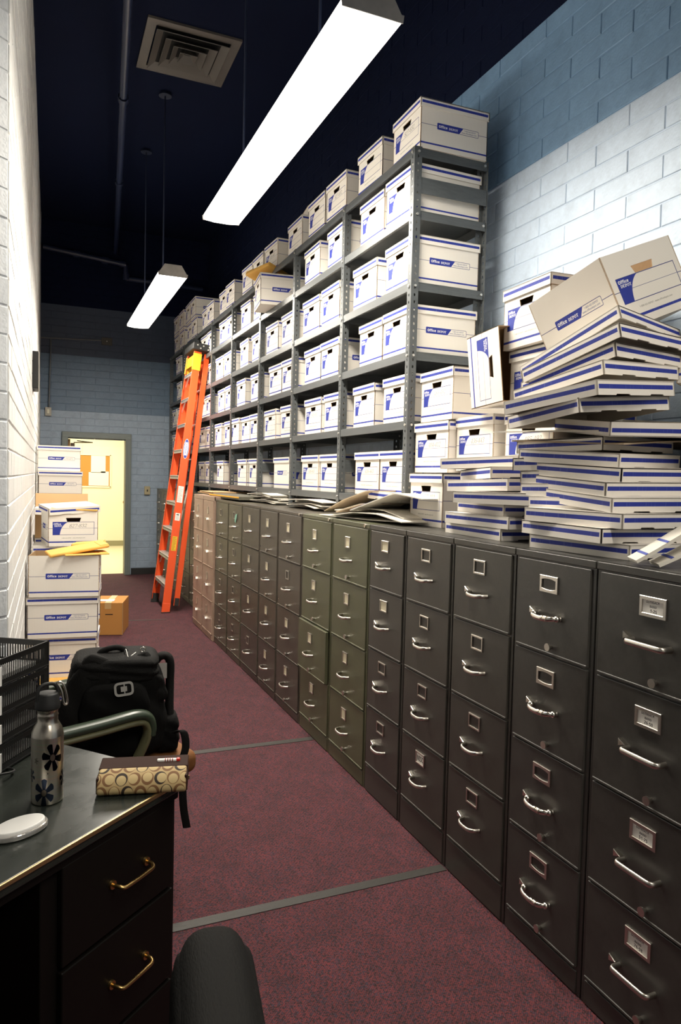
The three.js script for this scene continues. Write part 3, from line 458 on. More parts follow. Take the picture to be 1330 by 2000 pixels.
// boxes standing on the cabinets in front of the near end of the rack
const NB = { group: 'file boxes stacked on the near cabinets' };
fileBox('white file box on the bottom of the stack beside the near rack post', [1.95, CH + 0.001, -3.06], -91, { ...NB, v: 2 });
fileBox('white file box in the middle of the stack beside the near rack post', [2.06, CH + 0.265, -3.22], -89, { ...NB, v: 3 });
fileBox('white file box on the top of the stack beside the near rack post', [2.075, CH + 0.53, -3.2], -91, { ...NB, v: 2 });
fileBox('white file box hidden low behind the small left pile of lids', [2.08, CH + 0.001, -2.86], -92, { ...NB, v: 1 });
fileBox('white file box with handwriting right under the box that lies on its side', [2.10, CH + 0.275, -2.88], -91.5, { ...NB, v: 4 });
fileBox('open white file box turned on its side, its open end toward the camera', [2.03, 2.06, -2.83], -91.8, { ...NB, pitch: 4.5, roll: -86.8, lid: false, v: 0 });
fileBox('white file box at the bottom of the tall stack behind the lid piles', [2.11, CH + 0.001, -2.49], -91, { ...NB, v: 5 });
fileBox('white file box with handwriting just above the smaller pile of lids', [2.09, CH + 0.265, -2.46], -91, { ...NB, v: 2 });
fileBox('white file box second from the top of the tall stack behind the lids', [2.09, CH + 0.53, -2.44], -91, { ...NB, v: 3 });
fileBox('white file box on the top of the tall stack, leaning behind the tilted box', [2.06, CH + 0.795, -2.46], -92.7, { ...NB, v: 0 });
fileBox('large tilted open file box on top of the lid pile, logo side showing', [1.966, 2.095, -2.05], -3.8, { pitch: -9.6, roll: 22.1, lid: false, v: 0, group: NB.group });
// loose lids
function lid(label, p, group, o = {}) { const t = new THREE.Mesh(lidGeo, cardMat); t.name = numbered('box_lid'); t.position.set(p[0], p[1], p[2]); t.rotation.set(p[4] * R, p[3] * R, p[5] * R, 'YXZ'); if (o.flip) { t.rotateX(Math.PI); t.translateY(-LH); } t.userData = { label, category: 'box lid', group }; t.castShadow = t.receiveShadow = true; scene.add(t); return t; }
const ORD = ['lowest', 'second', 'third', 'fourth', 'fifth', 'sixth', 'seventh', 'eighth', 'ninth', 'tenth', 'eleventh', 'twelfth'];
const FULL = [[1.761, 1.327, -1.835, 5.4, 0, 0], [1.731, 1.3735, -1.858, -3.9, 0, 0], [1.735, 1.42, -1.835, 4.3, 0, 0], [1.785, 1.480, -1.85, -8, 3.2, 1], [1.80, 1.5265, -1.915, -5, 3.2, 1], [1.83, 1.573, -1.95, 5, 3.2, 1], [1.83, 1.6195, -2.0, 11, 3.2, 1]];
FULL.flatMap((f, k) => (k < 3 ? [f] : [[f[0] + 0.012, f[1] - 0.02, f[2] - 0.05, f[3] + 8, -1, 0.5], f])).concat([[1.86, 1.662, -2.06, 4, -0.5, 0]])
  .forEach((p, i) => lid(`white box lid with blue stripe, ${ORD[i]} from the bottom of the large lower lid pile`, p, 'lids in the large lower pile'));
[[1.784, 1.327, -2.454, -1.8, 0, 0], [1.771, 1.3735, -2.425, 2.6, 0, 0], [1.82, 1.42, -2.44, -8, 0, 0], [1.76, 1.4665, -2.33, 14, -0.5, 0.5], [1.79, 1.515, -2.45, 1, -1.5, 1], [1.87, 1.5625, -2.54, -16, -1.5, 1], [1.86, 1.610, -2.60, 16, -1.5, 1]]
  .forEach((p, i) => lid(`white box lid with blue stripe, ${ORD[i]} from the bottom of the small left lid pile`, p, 'lids in the small left pile'));
lid('white box lid lying open side up between the two large lid piles', [1.88, 1.728, -1.93, -14, 6, 1], 'lids in the tilted upper pile', { flip: true });
[[1.714, 1.769, -1.94, -5.9, -3.6, 4.2], [1.682, 1.812, -1.899, 3.9, -4.2, 3.7], [1.755, 1.868, -1.95, 3.5, -7.4, 1.7], [1.805, 1.907, -1.968, 6, -11.4, -1.5], [1.788, 1.952, -1.943, 7.8, -13.8, -1.9], [1.809, 1.985, -1.98, 12, -21, -6]]
  .forEach((p, i) => lid(`white box lid with blue stripe, ${ORD[i]} from the bottom of the tilted upper lid pile`, p, 'lids in the tilted upper pile'));

// ---------------------------------------------------------------- flattened boxes and board on the cabinet tops
const boardMat = mat(lin(0.72, 0.68, 0.60), 0.75), boardIn = mat(lin(0.40, 0.31, 0.21), 0.85), printMat = mat(lin(0.045, 0.07, 0.36), 0.6);
function sheet(profile, width, th, o = {}) {                           // board bent along a profile (x, y), as wide as 'width' along z; white outside, brown inside
  const c = new THREE.CatmullRomCurve3(profile.map((p) => V(p[0], p[1], 0)), false, 'catmullrom', o.t ?? 0.2); const n = o.n ?? 28, pts = c.getPoints(n), up = [], dn = [];
  pts.forEach((p, i) => { const t = c.getTangent(i / n), q = V(-t.y, t.x, 0).multiplyScalar(th / 2); up.push([p.x + q.x, p.y + q.y]); dn.push([p.x - q.x, p.y - q.y]); });
  return extr(shape([...up, ...dn.reverse()]), width).translate(0, 0, -width / 2);
}
function board(label, pos, rot, profile, width, o = {}) {
  const t = thing('flattened_box', label, 'cardboard', pos, rot, o.group);
  part(t, 'board', sheet(profile, width, o.th ?? 0.005, o), o.m ?? boardMat);
  if (o.inner) part(t, 'inner_face', sheet(profile.map((p) => [p[0], p[1] + (o.th ?? 0.005) * 0.75]), width - 0.004, 0.002, o), o.inner);
  for (const [ax, ay, bx_, by, w, z] of o.strips ?? []) part(t, 'printed_stripe', sheet([[ax, ay + (o.th ?? 0.005) * 0.6], [bx_, by + (o.th ?? 0.005) * 0.6]], w, 0.001, { n: 2 }).translate(0, 0, z), printMat);
  for (const [k, w, z] of o.print ?? []) part(t, 'printed_stripe', sheet(profile.slice(k, k + 2).map((p) => [p[0], p[1] + (o.th ?? 0.005) * 0.62]), w, 0.001, { n: 8 }).translate(0, 0, z), printMat);
  return t;
}
const FY = CH + 0.004;
{ // the heap left of the small lid pile; local x runs along the aisle toward the camera after the -90 degree turn
  const g = 'flattened boxes on the cabinets below the rack';
  board('flattened white box lying flat at the bottom of the heap by the olive cabinets', [1.80, FY, -3.55], [-82, 0, 0], [[-0.42, 0.002], [0.1, 0.004], [0.42, 0.012]], 0.44, { group: g });
  board('flattened white box with blue marks, its folded edge toward the aisle', [1.78, FY + 0.008, -3.42], [-84, 0, 0], [[-0.34, 0.0], [-0.1, 0.03], [0.15, 0.035], [0.38, 0.008]], 0.46, { print: [[1, 0.014, 0.1], [2, 0.014, -0.05]], group: g });
  board('flattened white box bowed upward in the middle of the heap', [1.82, FY + 0.03, -3.5], [-86, 0, 0], [[-0.36, 0.005], [-0.05, 0.03], [0.2, 0.03], [0.4, 0.0]], 0.42, { group: g });
  board('large brown flattened box leaning up at the left end of the heap', [1.84, FY + 0.02, -3.72], [-80, 0, 0], [[-0.33, 0.0], [-0.12, 0.075], [0.1, 0.13], [0.16, 0.135]], 0.40, { m: boardIn, group: g });
  board('brown flap with a pale edge curling up in the heap of flattened boxes', [1.74, FY + 0.03, -3.5], [-72, 0, 0], [[-0.26, 0.0], [-0.06, 0.05], [0.12, 0.06]], 0.26, { m: boardIn, inner: boardMat, group: g });
  board('partly unfolded white box with a dark handle slot, tilted up in the heap', [1.79, FY + 0.045, -3.22], [-78, 0, 0], [[-0.32, 0.005], [-0.14, 0.055], [0.05, 0.105], [0.26, 0.085]], 0.40, { print: [[0, 0.4, 0], [2, 0.012, 0.06]], group: g });
  lid('white box lid resting on the flattened boxes beside the near rack post', [1.93, 1.425, -3.50, -84, -3, -2], 'loose lids on the heap');
}
{ // board sheets pushed in under the lowest shelf
  const g = 'flattened boxes stacked flat under the lowest shelf';
  for (const [z, n] of [[-4.75, 5], [-5.75, 6]]) for (let k = 0; k < n; k++)
    board(`flattened box, ${ORD[k]} from the bottom of the loose stack under the lowest shelf, ${z > -5 ? 'second' : 'third'} bay`, [1.93 + rr(-0.05, 0.05), FY + k * 0.013, z + rr(-0.05, 0.05)], [-90 + rr(-6, 6), 0, 0], [[-0.34, 0.0], [-0.1, 0.006 + 0.006 * k / n], [0.12, 0.016], [0.36, rr(0.0, 0.01)]], 0.42, { group: g + (z > -5 ? ', second bay' : ', third bay') });
  const y = thing('drawing_board', 'flat dark board with a yellow edge lying on the brownish olive cabinets', 'board', [1.78, CH + 0.03, -6.45], [-88, 0, 0]);
  part(y, 'board', rbx(1.0, 0.03, 0.46, 0, 0, 0, 0.002), mat(lin(0.10, 0.095, 0.07), 0.6)); part(y, 'edge_strip', rbx(0.98, 0.012, 0.006, 0, 0.006, 0.232, 0.001), M.yellow);
  const s = thing('folder_stack', 'thin brown folders lying on the tan filing cabinets behind the ladder', 'folders', [1.80, CH + 0.027, -7.35], [-90, 0, 0]);
  for (let k = 0; k < 4; k++) part(s, 'folder', rbx(0.7 - 0.04 * k, 0.006, 0.4, rr(-0.05, 0.05), 0.004 + k * 0.0075, rr(-0.03, 0.03), 0.001), k % 2 ? M.kraft : boardIn);
}
{ // loose board between the two lid piles and at the right edge of the picture
  const g = 'loose board between the lid piles';
  board('brown board sheet between the upper and lower lid piles, lowest one', [2.0, 1.705, -2.05], [8, 3, 2], [[-0.32, 0.0], [0.0, 0.012], [0.36, -0.02]], 0.5, { m: boardIn, group: g });
  board('dark grey board sheet between the lid piles, sagging to the right', [2.08, 1.722, -1.98], [-24, 4, -2], [[-0.3, 0.016], [0.0, 0.008], [0.34, -0.012]], 0.5, { m: mat(lin(0.10, 0.10, 0.10), 0.8), group: g });
  board('pale folded board with a ragged edge between the lid piles, right side', [2.14, 1.735, -1.88], [-32, 5, -4], [[-0.24, 0.014], [0.0, 0.01], [0.3, -0.01]], 0.4, { th: 0.009, group: g });
  board('white board sheet between the lid piles, reaching left past the box labels', [1.95, 1.745, -2.12], [6, 2, 2], [[-0.30, 0.0], [0.0, 0.010], [0.36, 0.0]], 0.52, { group: g });
  const h = 'folded white boxes at the right edge of the cabinets';
  board('folded white box edge with blue tape, upper one at the right edge', [1.526, 1.342, -1.512], [-32, 0, 0], [[0.0, 0.0], [0.05, 0.032], [0.17, 0.115], [0.34, 0.22]], 0.10, { group: h, th: 0.009, strips: [[0.022, 0.014, 0.029, 0.019, 0.101, 0], [0.075, 0.0495, 0.082, 0.0545, 0.101, 0]] });
  board('folded white box edge with blue tape, lower one at the right edge', [1.572, 1.334, -1.478], [-32, 0, 0], [[0.0, 0.0], [0.05, 0.026], [0.17, 0.098], [0.34, 0.19]], 0.10, { group: h, th: 0.009, strips: [[0.03, 0.0155, 0.037, 0.02, 0.101, 0]] });
  fileBox('white file box cut off by the right picture edge, leaning behind the tilted lids', [2.16, 1.865, -1.62], 14, { group: NB.group, roll: -10, v: 0 });
  fileBox('white file box on the cabinet top beyond the right picture edge, lower of two', [2.2, CH + 0.001, -1.52], 2, { group: NB.group, v: 0 });
  fileBox('white file box on the cabinet top beyond the right picture edge, upper of two', [2.2, CH + 0.262, -1.52], -1, { group: NB.group, v: 0 });
}

// ---------------------------------------------------------------- orange stepladder, folded and leaning on the cabinets
{
  const t = thing('stepladder', 'tall orange folding stepladder with a black top cap, leaning on the cabinets', 'ladder', [0, 0, 0]);
  const nb = V(1.30, 0.0, -8.03), nt = V(1.715, 3.0, -8.50), fb = V(1.29, 0.0, -8.79), ft = V(1.715, 3.0, -8.93);
  const rail = (a, b, out, w = 0.085) => {                             // C-channel: web to the outside, two flanges
    const z = b.clone().sub(a), L = z.length(); z.normalize(); const side = V(0, 0, out), y = side.clone().addScaledVector(z, -side.dot(z)).normalize(), x = y.clone().cross(z);
    const g = merge([rbx(w, 0.006, L, 0, 0, L / 2, 0.002), rbx(0.006, 0.03, L, -w / 2 + 0.003, -0.015, L / 2, 0.002), rbx(0.006, 0.03, L, w / 2 - 0.003, -0.015, L / 2, 0.002)]);
    return g.applyMatrix4(new THREE.Matrix4().makeBasis(x, y, z).setPosition(a));
  };
  const L = (a, b, k) => a.clone().lerp(b, k);
  part(t, 'front_rail', rail(L(nb, nt, 0.012), nt, 1), M.orange); const fr = part(t, 'front_rail', rail(L(fb, ft, 0.012), ft, -1), M.orange);
  const rb = V(1.43, 0.06, -8.10), rt = V(1.83, 2.98, -8.53), sb = V(1.43, 0.06, -8.74), st = V(1.83, 2.98, -8.90);
  part(t, 'rear_rail', rail(rb, rt, 1, 0.06), M.orange); part(t, 'rear_rail', rail(sb, st, -1, 0.06), M.orange);
  for (const [a, b, out] of [[nb, nt, 1], [fb, ft, -1]]) { const f = part(t, 'foot', [beam(L(a, b, 0).toArray(), L(a, b, 0.035).toArray(), 0.034, 0.09, [1, 0, 0])], out > 0 ? M.orange : M.black); f.position.z = -out * 0.012; part(f, 'rubber_pad', rbx(0.095, 0.012, 0.04, a.x, 0.006, a.z, 0.003), M.black); }
  for (const [a, b] of [[rb, rt], [sb, st]]) part(t, 'rear_foot', beam(a.toArray(), L(a, b, 0.03).toArray(), 0.03, 0.05, [1, 0, 0]), M.black);
  for (let k = 1; k <= 9; k++) {
    const y = 0.305 * k / 3.0, a = L(nb, nt, y), b = L(fb, ft, y), c = a.clone().add(b).multiplyScalar(0.5), w = a.z - b.z - 0.02;
    const s = part(t, 'step', [rbx(0.09, 0.022, w, 0, 0, 0, 0.004), bx(0.004, 0.03, w, -0.043, -0.016, 0), bx(0.004, 0.03, w, 0.043, -0.016, 0), ...[-3, -2, -1, 0, 1, 2, 3].map((q) => bx(0.004, 0.003, w, q * 0.011, 0.012, 0))], M.alu);
    s.position.copy(c);
    if (k < 3 || k > 7) for (const [p, q] of [[a, 1], [b, -1]]) part(t, 'step_brace', beam([c.x - 0.02, c.y - 0.01, p.z - q * 0.19], [c.x - 0.03, c.y - 0.13, p.z - q * 0.02], 0.016, 0.004), M.alu);
  }
  for (let k = 1; k <= 6; k++) { const a = L(rb, rt, k / 7), b = L(sb, st, k / 7); part(t, 'rear_brace', beam(a.toArray(), b.toArray(), 0.025, 0.012), M.alu); }
  part(t, 'spreader', [beam(L(nb, nt, 0.30).add(V(0.03, 0, -0.04)).toArray(), L(rb, rt, 0.52).add(V(0, 0, -0.04)).toArray(), 0.02, 0.005), beam(L(fb, ft, 0.30).add(V(0.03, 0, 0.04)).toArray(), L(sb, st, 0.52).add(V(0, 0, 0.04)).toArray(), 0.02, 0.005)], M.alu);
  const ax = nt.clone().sub(nb).normalize(); const cap = part(t, 'top_cap', rbx(0.24, 0.085, 0.56, 0, 0, 0, 0.012, 3), M.black); cap.position.set(1.765, 3.045, -8.715); cap.rotation.z = -8 * R;
  for (const z of [-0.2, -0.07, 0.07, 0.2]) for (const x of [-0.05, 0.05]) part(cap, 'rivet', cyl(0.012, 0.012, 0.012, x, 0.044, z, 10), M.alu);
  for (const [x, y] of [[-0.07, 0.012], [0.0, 0.012], [0.07, 0.012], [-0.03, -0.02], [0.06, -0.02]]) part(cap, 'rivet', cyl(0.009, 0.009, 0.008, 0, 0, 0, 10).rotateX(90 * R).translate(x, y, 0.282), M.alu);
  for (const [a, b, q] of [[nb, nt, 1], [fb, ft, -1]]) { const p = beam(L(a, b, 0.925).toArray(), L(a, b, 0.992).toArray(), 0.098, 0.014, [0, 0, 1]); part(t, 'yellow_guard', p.translate(0, 0, q * 0.002), M.yellow); }
  part(t, 'yellow_guard', beam([1.665, 2.9, -8.52], [1.665, 2.9, -8.91], 0.006, 0.13, [0.14, 0.99, 0]), M.yellow);
  // stickers on the outer face of the near rail
  const onRail = (k, w, h, m, name, label, round) => { const p = L(nb, nt, k), z = ax.clone(), s = V(0, 0, 1), y = s.clone().addScaledVector(z, -s.dot(z)).normalize(), x = z.clone().cross(y); let g; if (round) { const e = new THREE.Shape(); e.absellipse(0, 0, w / 2, h / 2, 0, Math.PI * 2); g = extr(e, 0.0012, { curveSegments: 20 }); const q = g.attributes.position, u = g.attributes.uv; for (let i = 0; i < q.count; i++) u.setXY(i, q.getX(i) / w + 0.5, q.getY(i) / h + 0.5); } else g = new THREE.BoxGeometry(w, h, 0.0012).translate(0, 0, 0.0006); g.applyMatrix4(new THREE.Matrix4().makeBasis(x, z, y).setPosition(p.addScaledVector(y, 0.0035))); return part(t, name, g, m, label); };
  const draw = (w, h, f) => { const [c, g] = canvas(w, h); f(g, w, h); return mat(0xffffff, 0.5, { map: ctex(c) }); };
  const oval = draw(128, 512, (g, w, h) => { g.fillStyle = '#f3f1ee'; g.fillRect(0, 0, w, h); g.strokeStyle = '#2b3f9e'; g.lineWidth = 14; g.beginPath(); g.ellipse(w / 2, h / 2, w / 2 - 14, h / 2 - 18, 0, 0, 7); g.stroke(); g.fillStyle = '#2b3f9e'; g.beginPath(); g.ellipse(w / 2, 56, 26, 36, 0, 0, 7); g.ellipse(w / 2, h - 56, 26, 36, 0, 0, 7); g.fill(); g.fillStyle = '#c0392b'; g.save(); g.translate(w / 2, h / 2); g.rotate(-Math.PI / 2); g.font = 'bold 62px sans-serif'; g.textAlign = 'center'; g.textBaseline = 'middle'; g.fillStyle = '#2b3f9e'; g.fillText('WERNER', 0, 0); g.restore(); });
  onRail(0.615, 0.062, 0.235, oval, 'sticker', 'white oval sticker with blue rim', true);
  const lines = (bg, fg) => draw(128, 256, (g, w, h) => { g.fillStyle = bg; g.fillRect(0, 0, w, h); g.fillStyle = fg; for (let k = 0; k < 17; k++) g.fillRect(10, 14 + k * 14, 60 + rnd() * 46, 4); });
  onRail(0.44, 0.062, 0.19, lines('#e9e6e0', '#8a8a88'), 'sticker', 'white instruction sticker'); onRail(0.355, 0.054, 0.085, draw(64, 96, (g) => { g.fillStyle = '#ece8e2'; g.fillRect(0, 0, 64, 96); g.fillStyle = '#33312e'; g.fillRect(14, 14, 34, 14); g.fillStyle = '#99958f'; for (let k = 0; k < 6; k++) g.fillRect(10, 40 + k * 8, 42, 3); }), 'sticker', 'small white warning sticker'); onRail(0.255, 0.054, 0.165, lines('#e8b828', '#6b5310'), 'sticker', 'yellow warning sticker');
}

// ---------------------------------------------------------------- boxes along the left wall
{
  const G = 'file boxes stacked along the left wall', y = (k) => 0.001 + 0.2588 * k;
  const s = (label, x, k, z, yaw, o = {}) => fileBox(label, [x, y(k), z], yaw, { group: G, v: 0, ...o });
  s('white file box at the floor of the nearest stack by the left wall', 0.14, 0, -4.93, -93);
  s('white file box second from the floor, nearest stack by the left wall', 0.15, 1, -4.9, -97);
  s('white file box third from the floor, nearest stack by the left wall', 0.15, 2, -4.87, -95);
  s('open white file box with envelopes on the nearest stack by the left wall', 0.16, 3, -4.85, -96.5, { lid: false });
  s('white file box at the floor of the second stack by the left wall', 0.20, 0, -5.42, -90);
  s('white file box second from the floor, second stack by the left wall', 0.18, 1, -5.42, -91);
  s('white file box third from the floor, second stack by the left wall', 0.19, 2, -5.42, -89);
  s('white file box whose lid carries the box with the crooked lid', 0.17, 3, -5.42, -92);
  fileBox('white file box marked 827-832 with a crooked lid and an envelope poking out', [0.195, y(4), -5.45], 6, { group: G, v: 1, lift: 0.02, lidTilt: [2, 3, 3.5] });
  for (let k = 0; k < 5; k++) s(`white file box ${['at the floor', 'second from the floor', 'third from the floor', 'fourth from the floor', 'fifth from the floor'][k]} of the farthest left stack`, 0.19 + 0.01 * (k % 2), k, -7.9, -90 + k % 3);
  s('white file box second from the top of the farthest left stack', 0.19, 5, -7.9, -88.5);
  s('white file box on the very top of the farthest left stack', 0.185, 6, -8.05, -90);
  // lower stack between, topped by an open brown carton
  for (let k = 0; k < 4; k++) s(`white file box ${['at the floor', 'second from the floor', 'third from the floor', 'on top'][k]} of the stack under the brown carton flap`, 0.17, k, -6.1, -90 + 2 * (k % 2));
  const c = thing('open_carton', 'open brown carton with its flap up, between the white boxes at the left wall', 'carton', [0.17, y(4), -6.1], [0, 0, 0]);
  part(c, 'body', [bx(0.40, 0.2, 0.005, 0, 0.1, 0.16), bx(0.40, 0.2, 0.005, 0, 0.1, -0.16), bx(0.005, 0.2, 0.32, -0.2, 0.1, 0), bx(0.005, 0.2, 0.32, 0.2, 0.1, 0), bx(0.4, 0.005, 0.32, 0, 0.003, 0)], mat(lin(0.70, 0.45, 0.22), 0.8));
  part(c, 'flap', rbx(0.40, 0.14, 0.005, 0, 0.065, 0, 0.001).rotateX(-10 * R).translate(0, 0.2, -0.16), mat(lin(0.75, 0.48, 0.24), 0.8));
  lid('white box lid lying loose on the open brown carton at the left wall', [0.18, y(4) + 0.18, -5.95, -92, -2, 0], 'loose lids at the left wall');
  const env = (label, p, rot, w, d, puff) => { const e = thing('envelope', label, 'envelope', p, rot, 'yellow envelopes on the open box'); part(e, 'pouch', rbx(w, puff, d, 0, 0, 0, puff * 0.45, 3), M.envelope); part(e, 'flap', rbx(0.05, 0.003, d - 0.01, w / 2 - 0.03, puff / 2 + 0.001, 0, 0.001), M.envelope); return e; };
  env('yellow padded envelope lying across the open box at the left wall', [0.22, y(3) + 0.285, -4.79], [8, 2, 9], 0.36, 0.20, 0.022);
  env('flat yellow envelope under the padded one on the open box', [0.27, y(3) + 0.262, -4.75], [3, 0, 1], 0.26, 0.2, 0.008);
  env('yellow envelope with a rounded end poking out behind the padded one', [0.30, y(3) + 0.30, -4.95], [-14, 0, 4], 0.20, 0.14, 0.03);
  const e2 = thing('envelope', 'yellow envelope squeezed under the crooked lid of the box marked 827-832', 'envelope', [0.22, y(4) + BHt - 0.002, -5.30], [4, 0, -2]); part(e2, 'pouch', rbx(0.3, 0.012, 0.12, 0, 0, 0, 0.004), M.envelope);
  const f = thing('folder', 'yellow folder lying on the lowest box of the nearest left stack', 'folder', [0.16, y(1) - 0.004, -4.72], [-3, 0, 0]); part(f, 'cover', rbx(0.32, 0.012, 0.24, 0, 0, 0, 0.002), M.envelope);
  const k = thing('carton', 'small brown cardboard carton taped on top, standing on the carpet', 'carton', [0.655, 0, -7.27], [-14, 0, 0]);
  const km = mat(lin(0.50, 0.23, 0.055), 0.8); part(k, 'body', rbx(0.27, 0.31, 0.42, 0, 0.156, 0, 0.004), km); part(k, 'tape', [rbx(0.06, 0.002, 0.42, 0, 0.312, 0, 0.001), rbx(0.06, 0.06, 0.002, 0, 0.282, 0.211, 0.001)], mat(lin(0.55, 0.36, 0.16), 0.35));
  part(k, 'shipping_label', rbx(0.14, 0.0015, 0.1, -0.03, 0.3135, 0.08, 0.0005), M.paper); part(k, 'handle_slot', rbx(0.07, 0.008, 0.002, 0.01, 0.2, 0.2105, 0.0008), M.darkHole);
  for (const q of [-0.134, 0.134]) part(k, 'corner_tape', rbx(0.003, 0.31, 0.03, q, 0.156, 0.2, 0.001), mat(lin(0.55, 0.36, 0.16), 0.35));
}

// ---------------------------------------------------------------- desk and what lies on it
const KX = 0.364, KZ = -1.85, DY = 0.76, DA = 41.6;
const deskPt = (x, z, y = DY) => [KX + 0.747 * x + 0.664 * z, y, KZ - 0.664 * x + 0.747 * z];
{
  const t = thing('desk', 'black wooden desk with a dark green-black top, thin gold front edge and brass handles', 'desk', [KX, 0, KZ], [DA, 0, 0]);
  const top = mat(lin(0.020, 0.024, 0.020), 0.34, { roughnessMap: metalRough, bumpMap: paintBump, bumpScale: 0.0001 }), body = dull(lin(0.006, 0.0048, 0.004), 0.5);
  part(t, 'desk_top', rbx(1.6, 0.03, 0.78, -0.8, DY - 0.0155, -0.39, 0.004), top, 'dark green-black writing surface');
  part(t, 'edge_strip', rbx(1.6, 0.011, 0.006, -0.8, DY - 0.005, 0.002, 0.002), mat(lin(0.72, 0.52, 0.25), 0.4, { metalness: 1 }), 'thin gold strip along the front edge');
  part(t, 'apron', rbx(1.56, 0.026, 0.74, -0.8, DY - 0.044, -0.385, 0.003), body);
  part(t, 'pedestal', [rbx(0.44, 0.66, 0.72, -0.235, 0.395, -0.39, 0.004), bx(0.40, 0.06, 0.66, -0.235, 0.03, -0.4)], body);
  part(t, 'pedestal', [rbx(0.40, 0.66, 0.72, -1.38, 0.395, -0.39, 0.004), bx(0.36, 0.06, 0.66, -1.38, 0.03, -0.4)], body);
  part(t, 'modesty_panel', bx(0.75, 0.5, 0.02, -0.82, 0.46, -0.70), body);
  const hg = merge([tube([[-0.058, 0, 0], [-0.057, 0, 0.02], [-0.045, -0.004, 0.032], [0.045, -0.004, 0.032], [0.057, 0, 0.02], [0.058, 0, 0]], 0.0048, 30, 8, false, 0.3), cyl(0.010, 0.011, 0.006).rotateX(90 * R).translate(-0.058, 0, 0.003), cyl(0.010, 0.011, 0.006).rotateX(90 * R).translate(0.058, 0, 0.003)]);
  for (const [x, w] of [[-0.225, 0.37], [-1.38, 0.36]]) for (const [y, h] of [[0.595, 0.225], [0.355, 0.235], [0.145, 0.165]]) {
    const d = part(t, 'drawer', rbx(w, h, 0.02, x, y, -0.024, 0.004), body); part(d, 'handle', hg.clone().translate(x + (x > -1 ? 0.02 : 0), y, -0.014), M.brass);
  }
}
{ // steel bottle
  const [c, g] = canvas(1024, 512); g.fillStyle = '#d2c9ba'; g.fillRect(0, 0, 1024, 512); for (let k = 0; k < 900; k++) { g.fillStyle = `rgba(${rnd() < 0.5 ? 255 : 120},${rnd() < 0.5 ? 250 : 110},${rnd() < 0.5 ? 240 : 100},0.07)`; g.fillRect(0, rnd() * 512, 1024, 1); }
  const flower = (x, y, s, col, n, a0, dot = '#8d8478') => { for (const dx of [-1024, 0, 1024]) { g.fillStyle = col; for (let k = 0; k < n; k++) { g.save(); g.translate(x + dx, y); g.rotate(a0 + k / n * Math.PI * 2); g.beginPath(); g.moveTo(s * 0.22, -s * 0.13); g.lineTo(s * 0.85, -s * 0.26); g.quadraticCurveTo(s * 1.08, 0, s * 0.85, s * 0.26); g.lineTo(s * 0.22, s * 0.13); g.fill(); g.restore(); } g.fillStyle = dot; g.beginPath(); g.arc(x + dx, y, s * 0.24, 0, 7); g.fill(); g.lineWidth = 3; g.strokeStyle = '#3d3a36'; g.stroke(); } };
  for (const o of [0, 512]) { flower(o + 300, 150, 112, '#14161f', 6, 0.2); flower(o + 215, 410, 110, '#3a4356', 6, 0.55); flower(o + 450, 330, 70, '#14161f', 6, 0.1); flower(o + 60, 290, 52, '#3a4356', 5, 0.3); flower(o + 250, 265, 18, '#b9b0a2', 3, 0, '#6b655c'); flower(o + 130, 170, 26, '#8d867b', 5, 0, '#b9b0a2'); }
  const t = thing('water_bottle', 'brushed steel water bottle printed with dark flowers, standing on the desk', 'bottle', [0.02, DY, -1.818], [20, 0, 0]);
  const prof = (l) => l.map((p) => new THREE.Vector2(p[0], p[1]));
  part(t, 'body', new THREE.LatheGeometry(prof([[0.0, 0.001], [0.033, 0.0], [0.0362, 0.003], [0.0365, 0.02], [0.0365, 0.10], [0.0365, 0.16]]), 48).rotateY(-108 * R), mat(0xffffff, 0.3, { map: ctex(c), metalness: 1 }), 'steel body with dark flower print');
  { const g = t.children[0].geometry, q = g.attributes.position, u = g.attributes.uv; for (let i = 0; i < q.count; i++) u.setY(i, q.getY(i) / 0.162); }
  part(t, 'neck', new THREE.LatheGeometry(prof([[0.0365, 0.159], [0.0355, 0.168], [0.032, 0.179], [0.0265, 0.188], [0.0235, 0.195], [0.0232, 0.207], [0.0250, 0.209], [0.0232, 0.212], [0.0232, 0.219], [0.0252, 0.222], [0.0252, 0.228], [0.0, 0.229]]), 40), mat(lin(0.55, 0.5, 0.43), 0.26, { metalness: 1 }));
  const cap = part(t, 'cap', new THREE.LatheGeometry(prof([[0.0, 0.224], [0.0275, 0.224], [0.0285, 0.228], [0.0285, 0.238], [0.026, 0.243], [0.024, 0.258], [0.021, 0.262], [0.0, 0.262]]), 36), M.black);
  part(cap, 'loop', tube([[-0.024, 0.243, 0], [-0.023, 0.268, 0], [-0.012, 0.281, 0], [0.012, 0.281, 0], [0.023, 0.268, 0], [0.024, 0.243, 0]], 0.0045, 24, 8), M.black);
  part(cap, 'carabiner', tube([[0.022, 0.282, 0.0], [0.034, 0.279, 0.004], [0.041, 0.258, 0.006], [0.045, 0.232, 0.006], [0.041, 0.226, 0.006], [0.036, 0.232, 0.006], [0.031, 0.262, 0.004]], 0.0028, 40, 8, true), M.chrome);
}
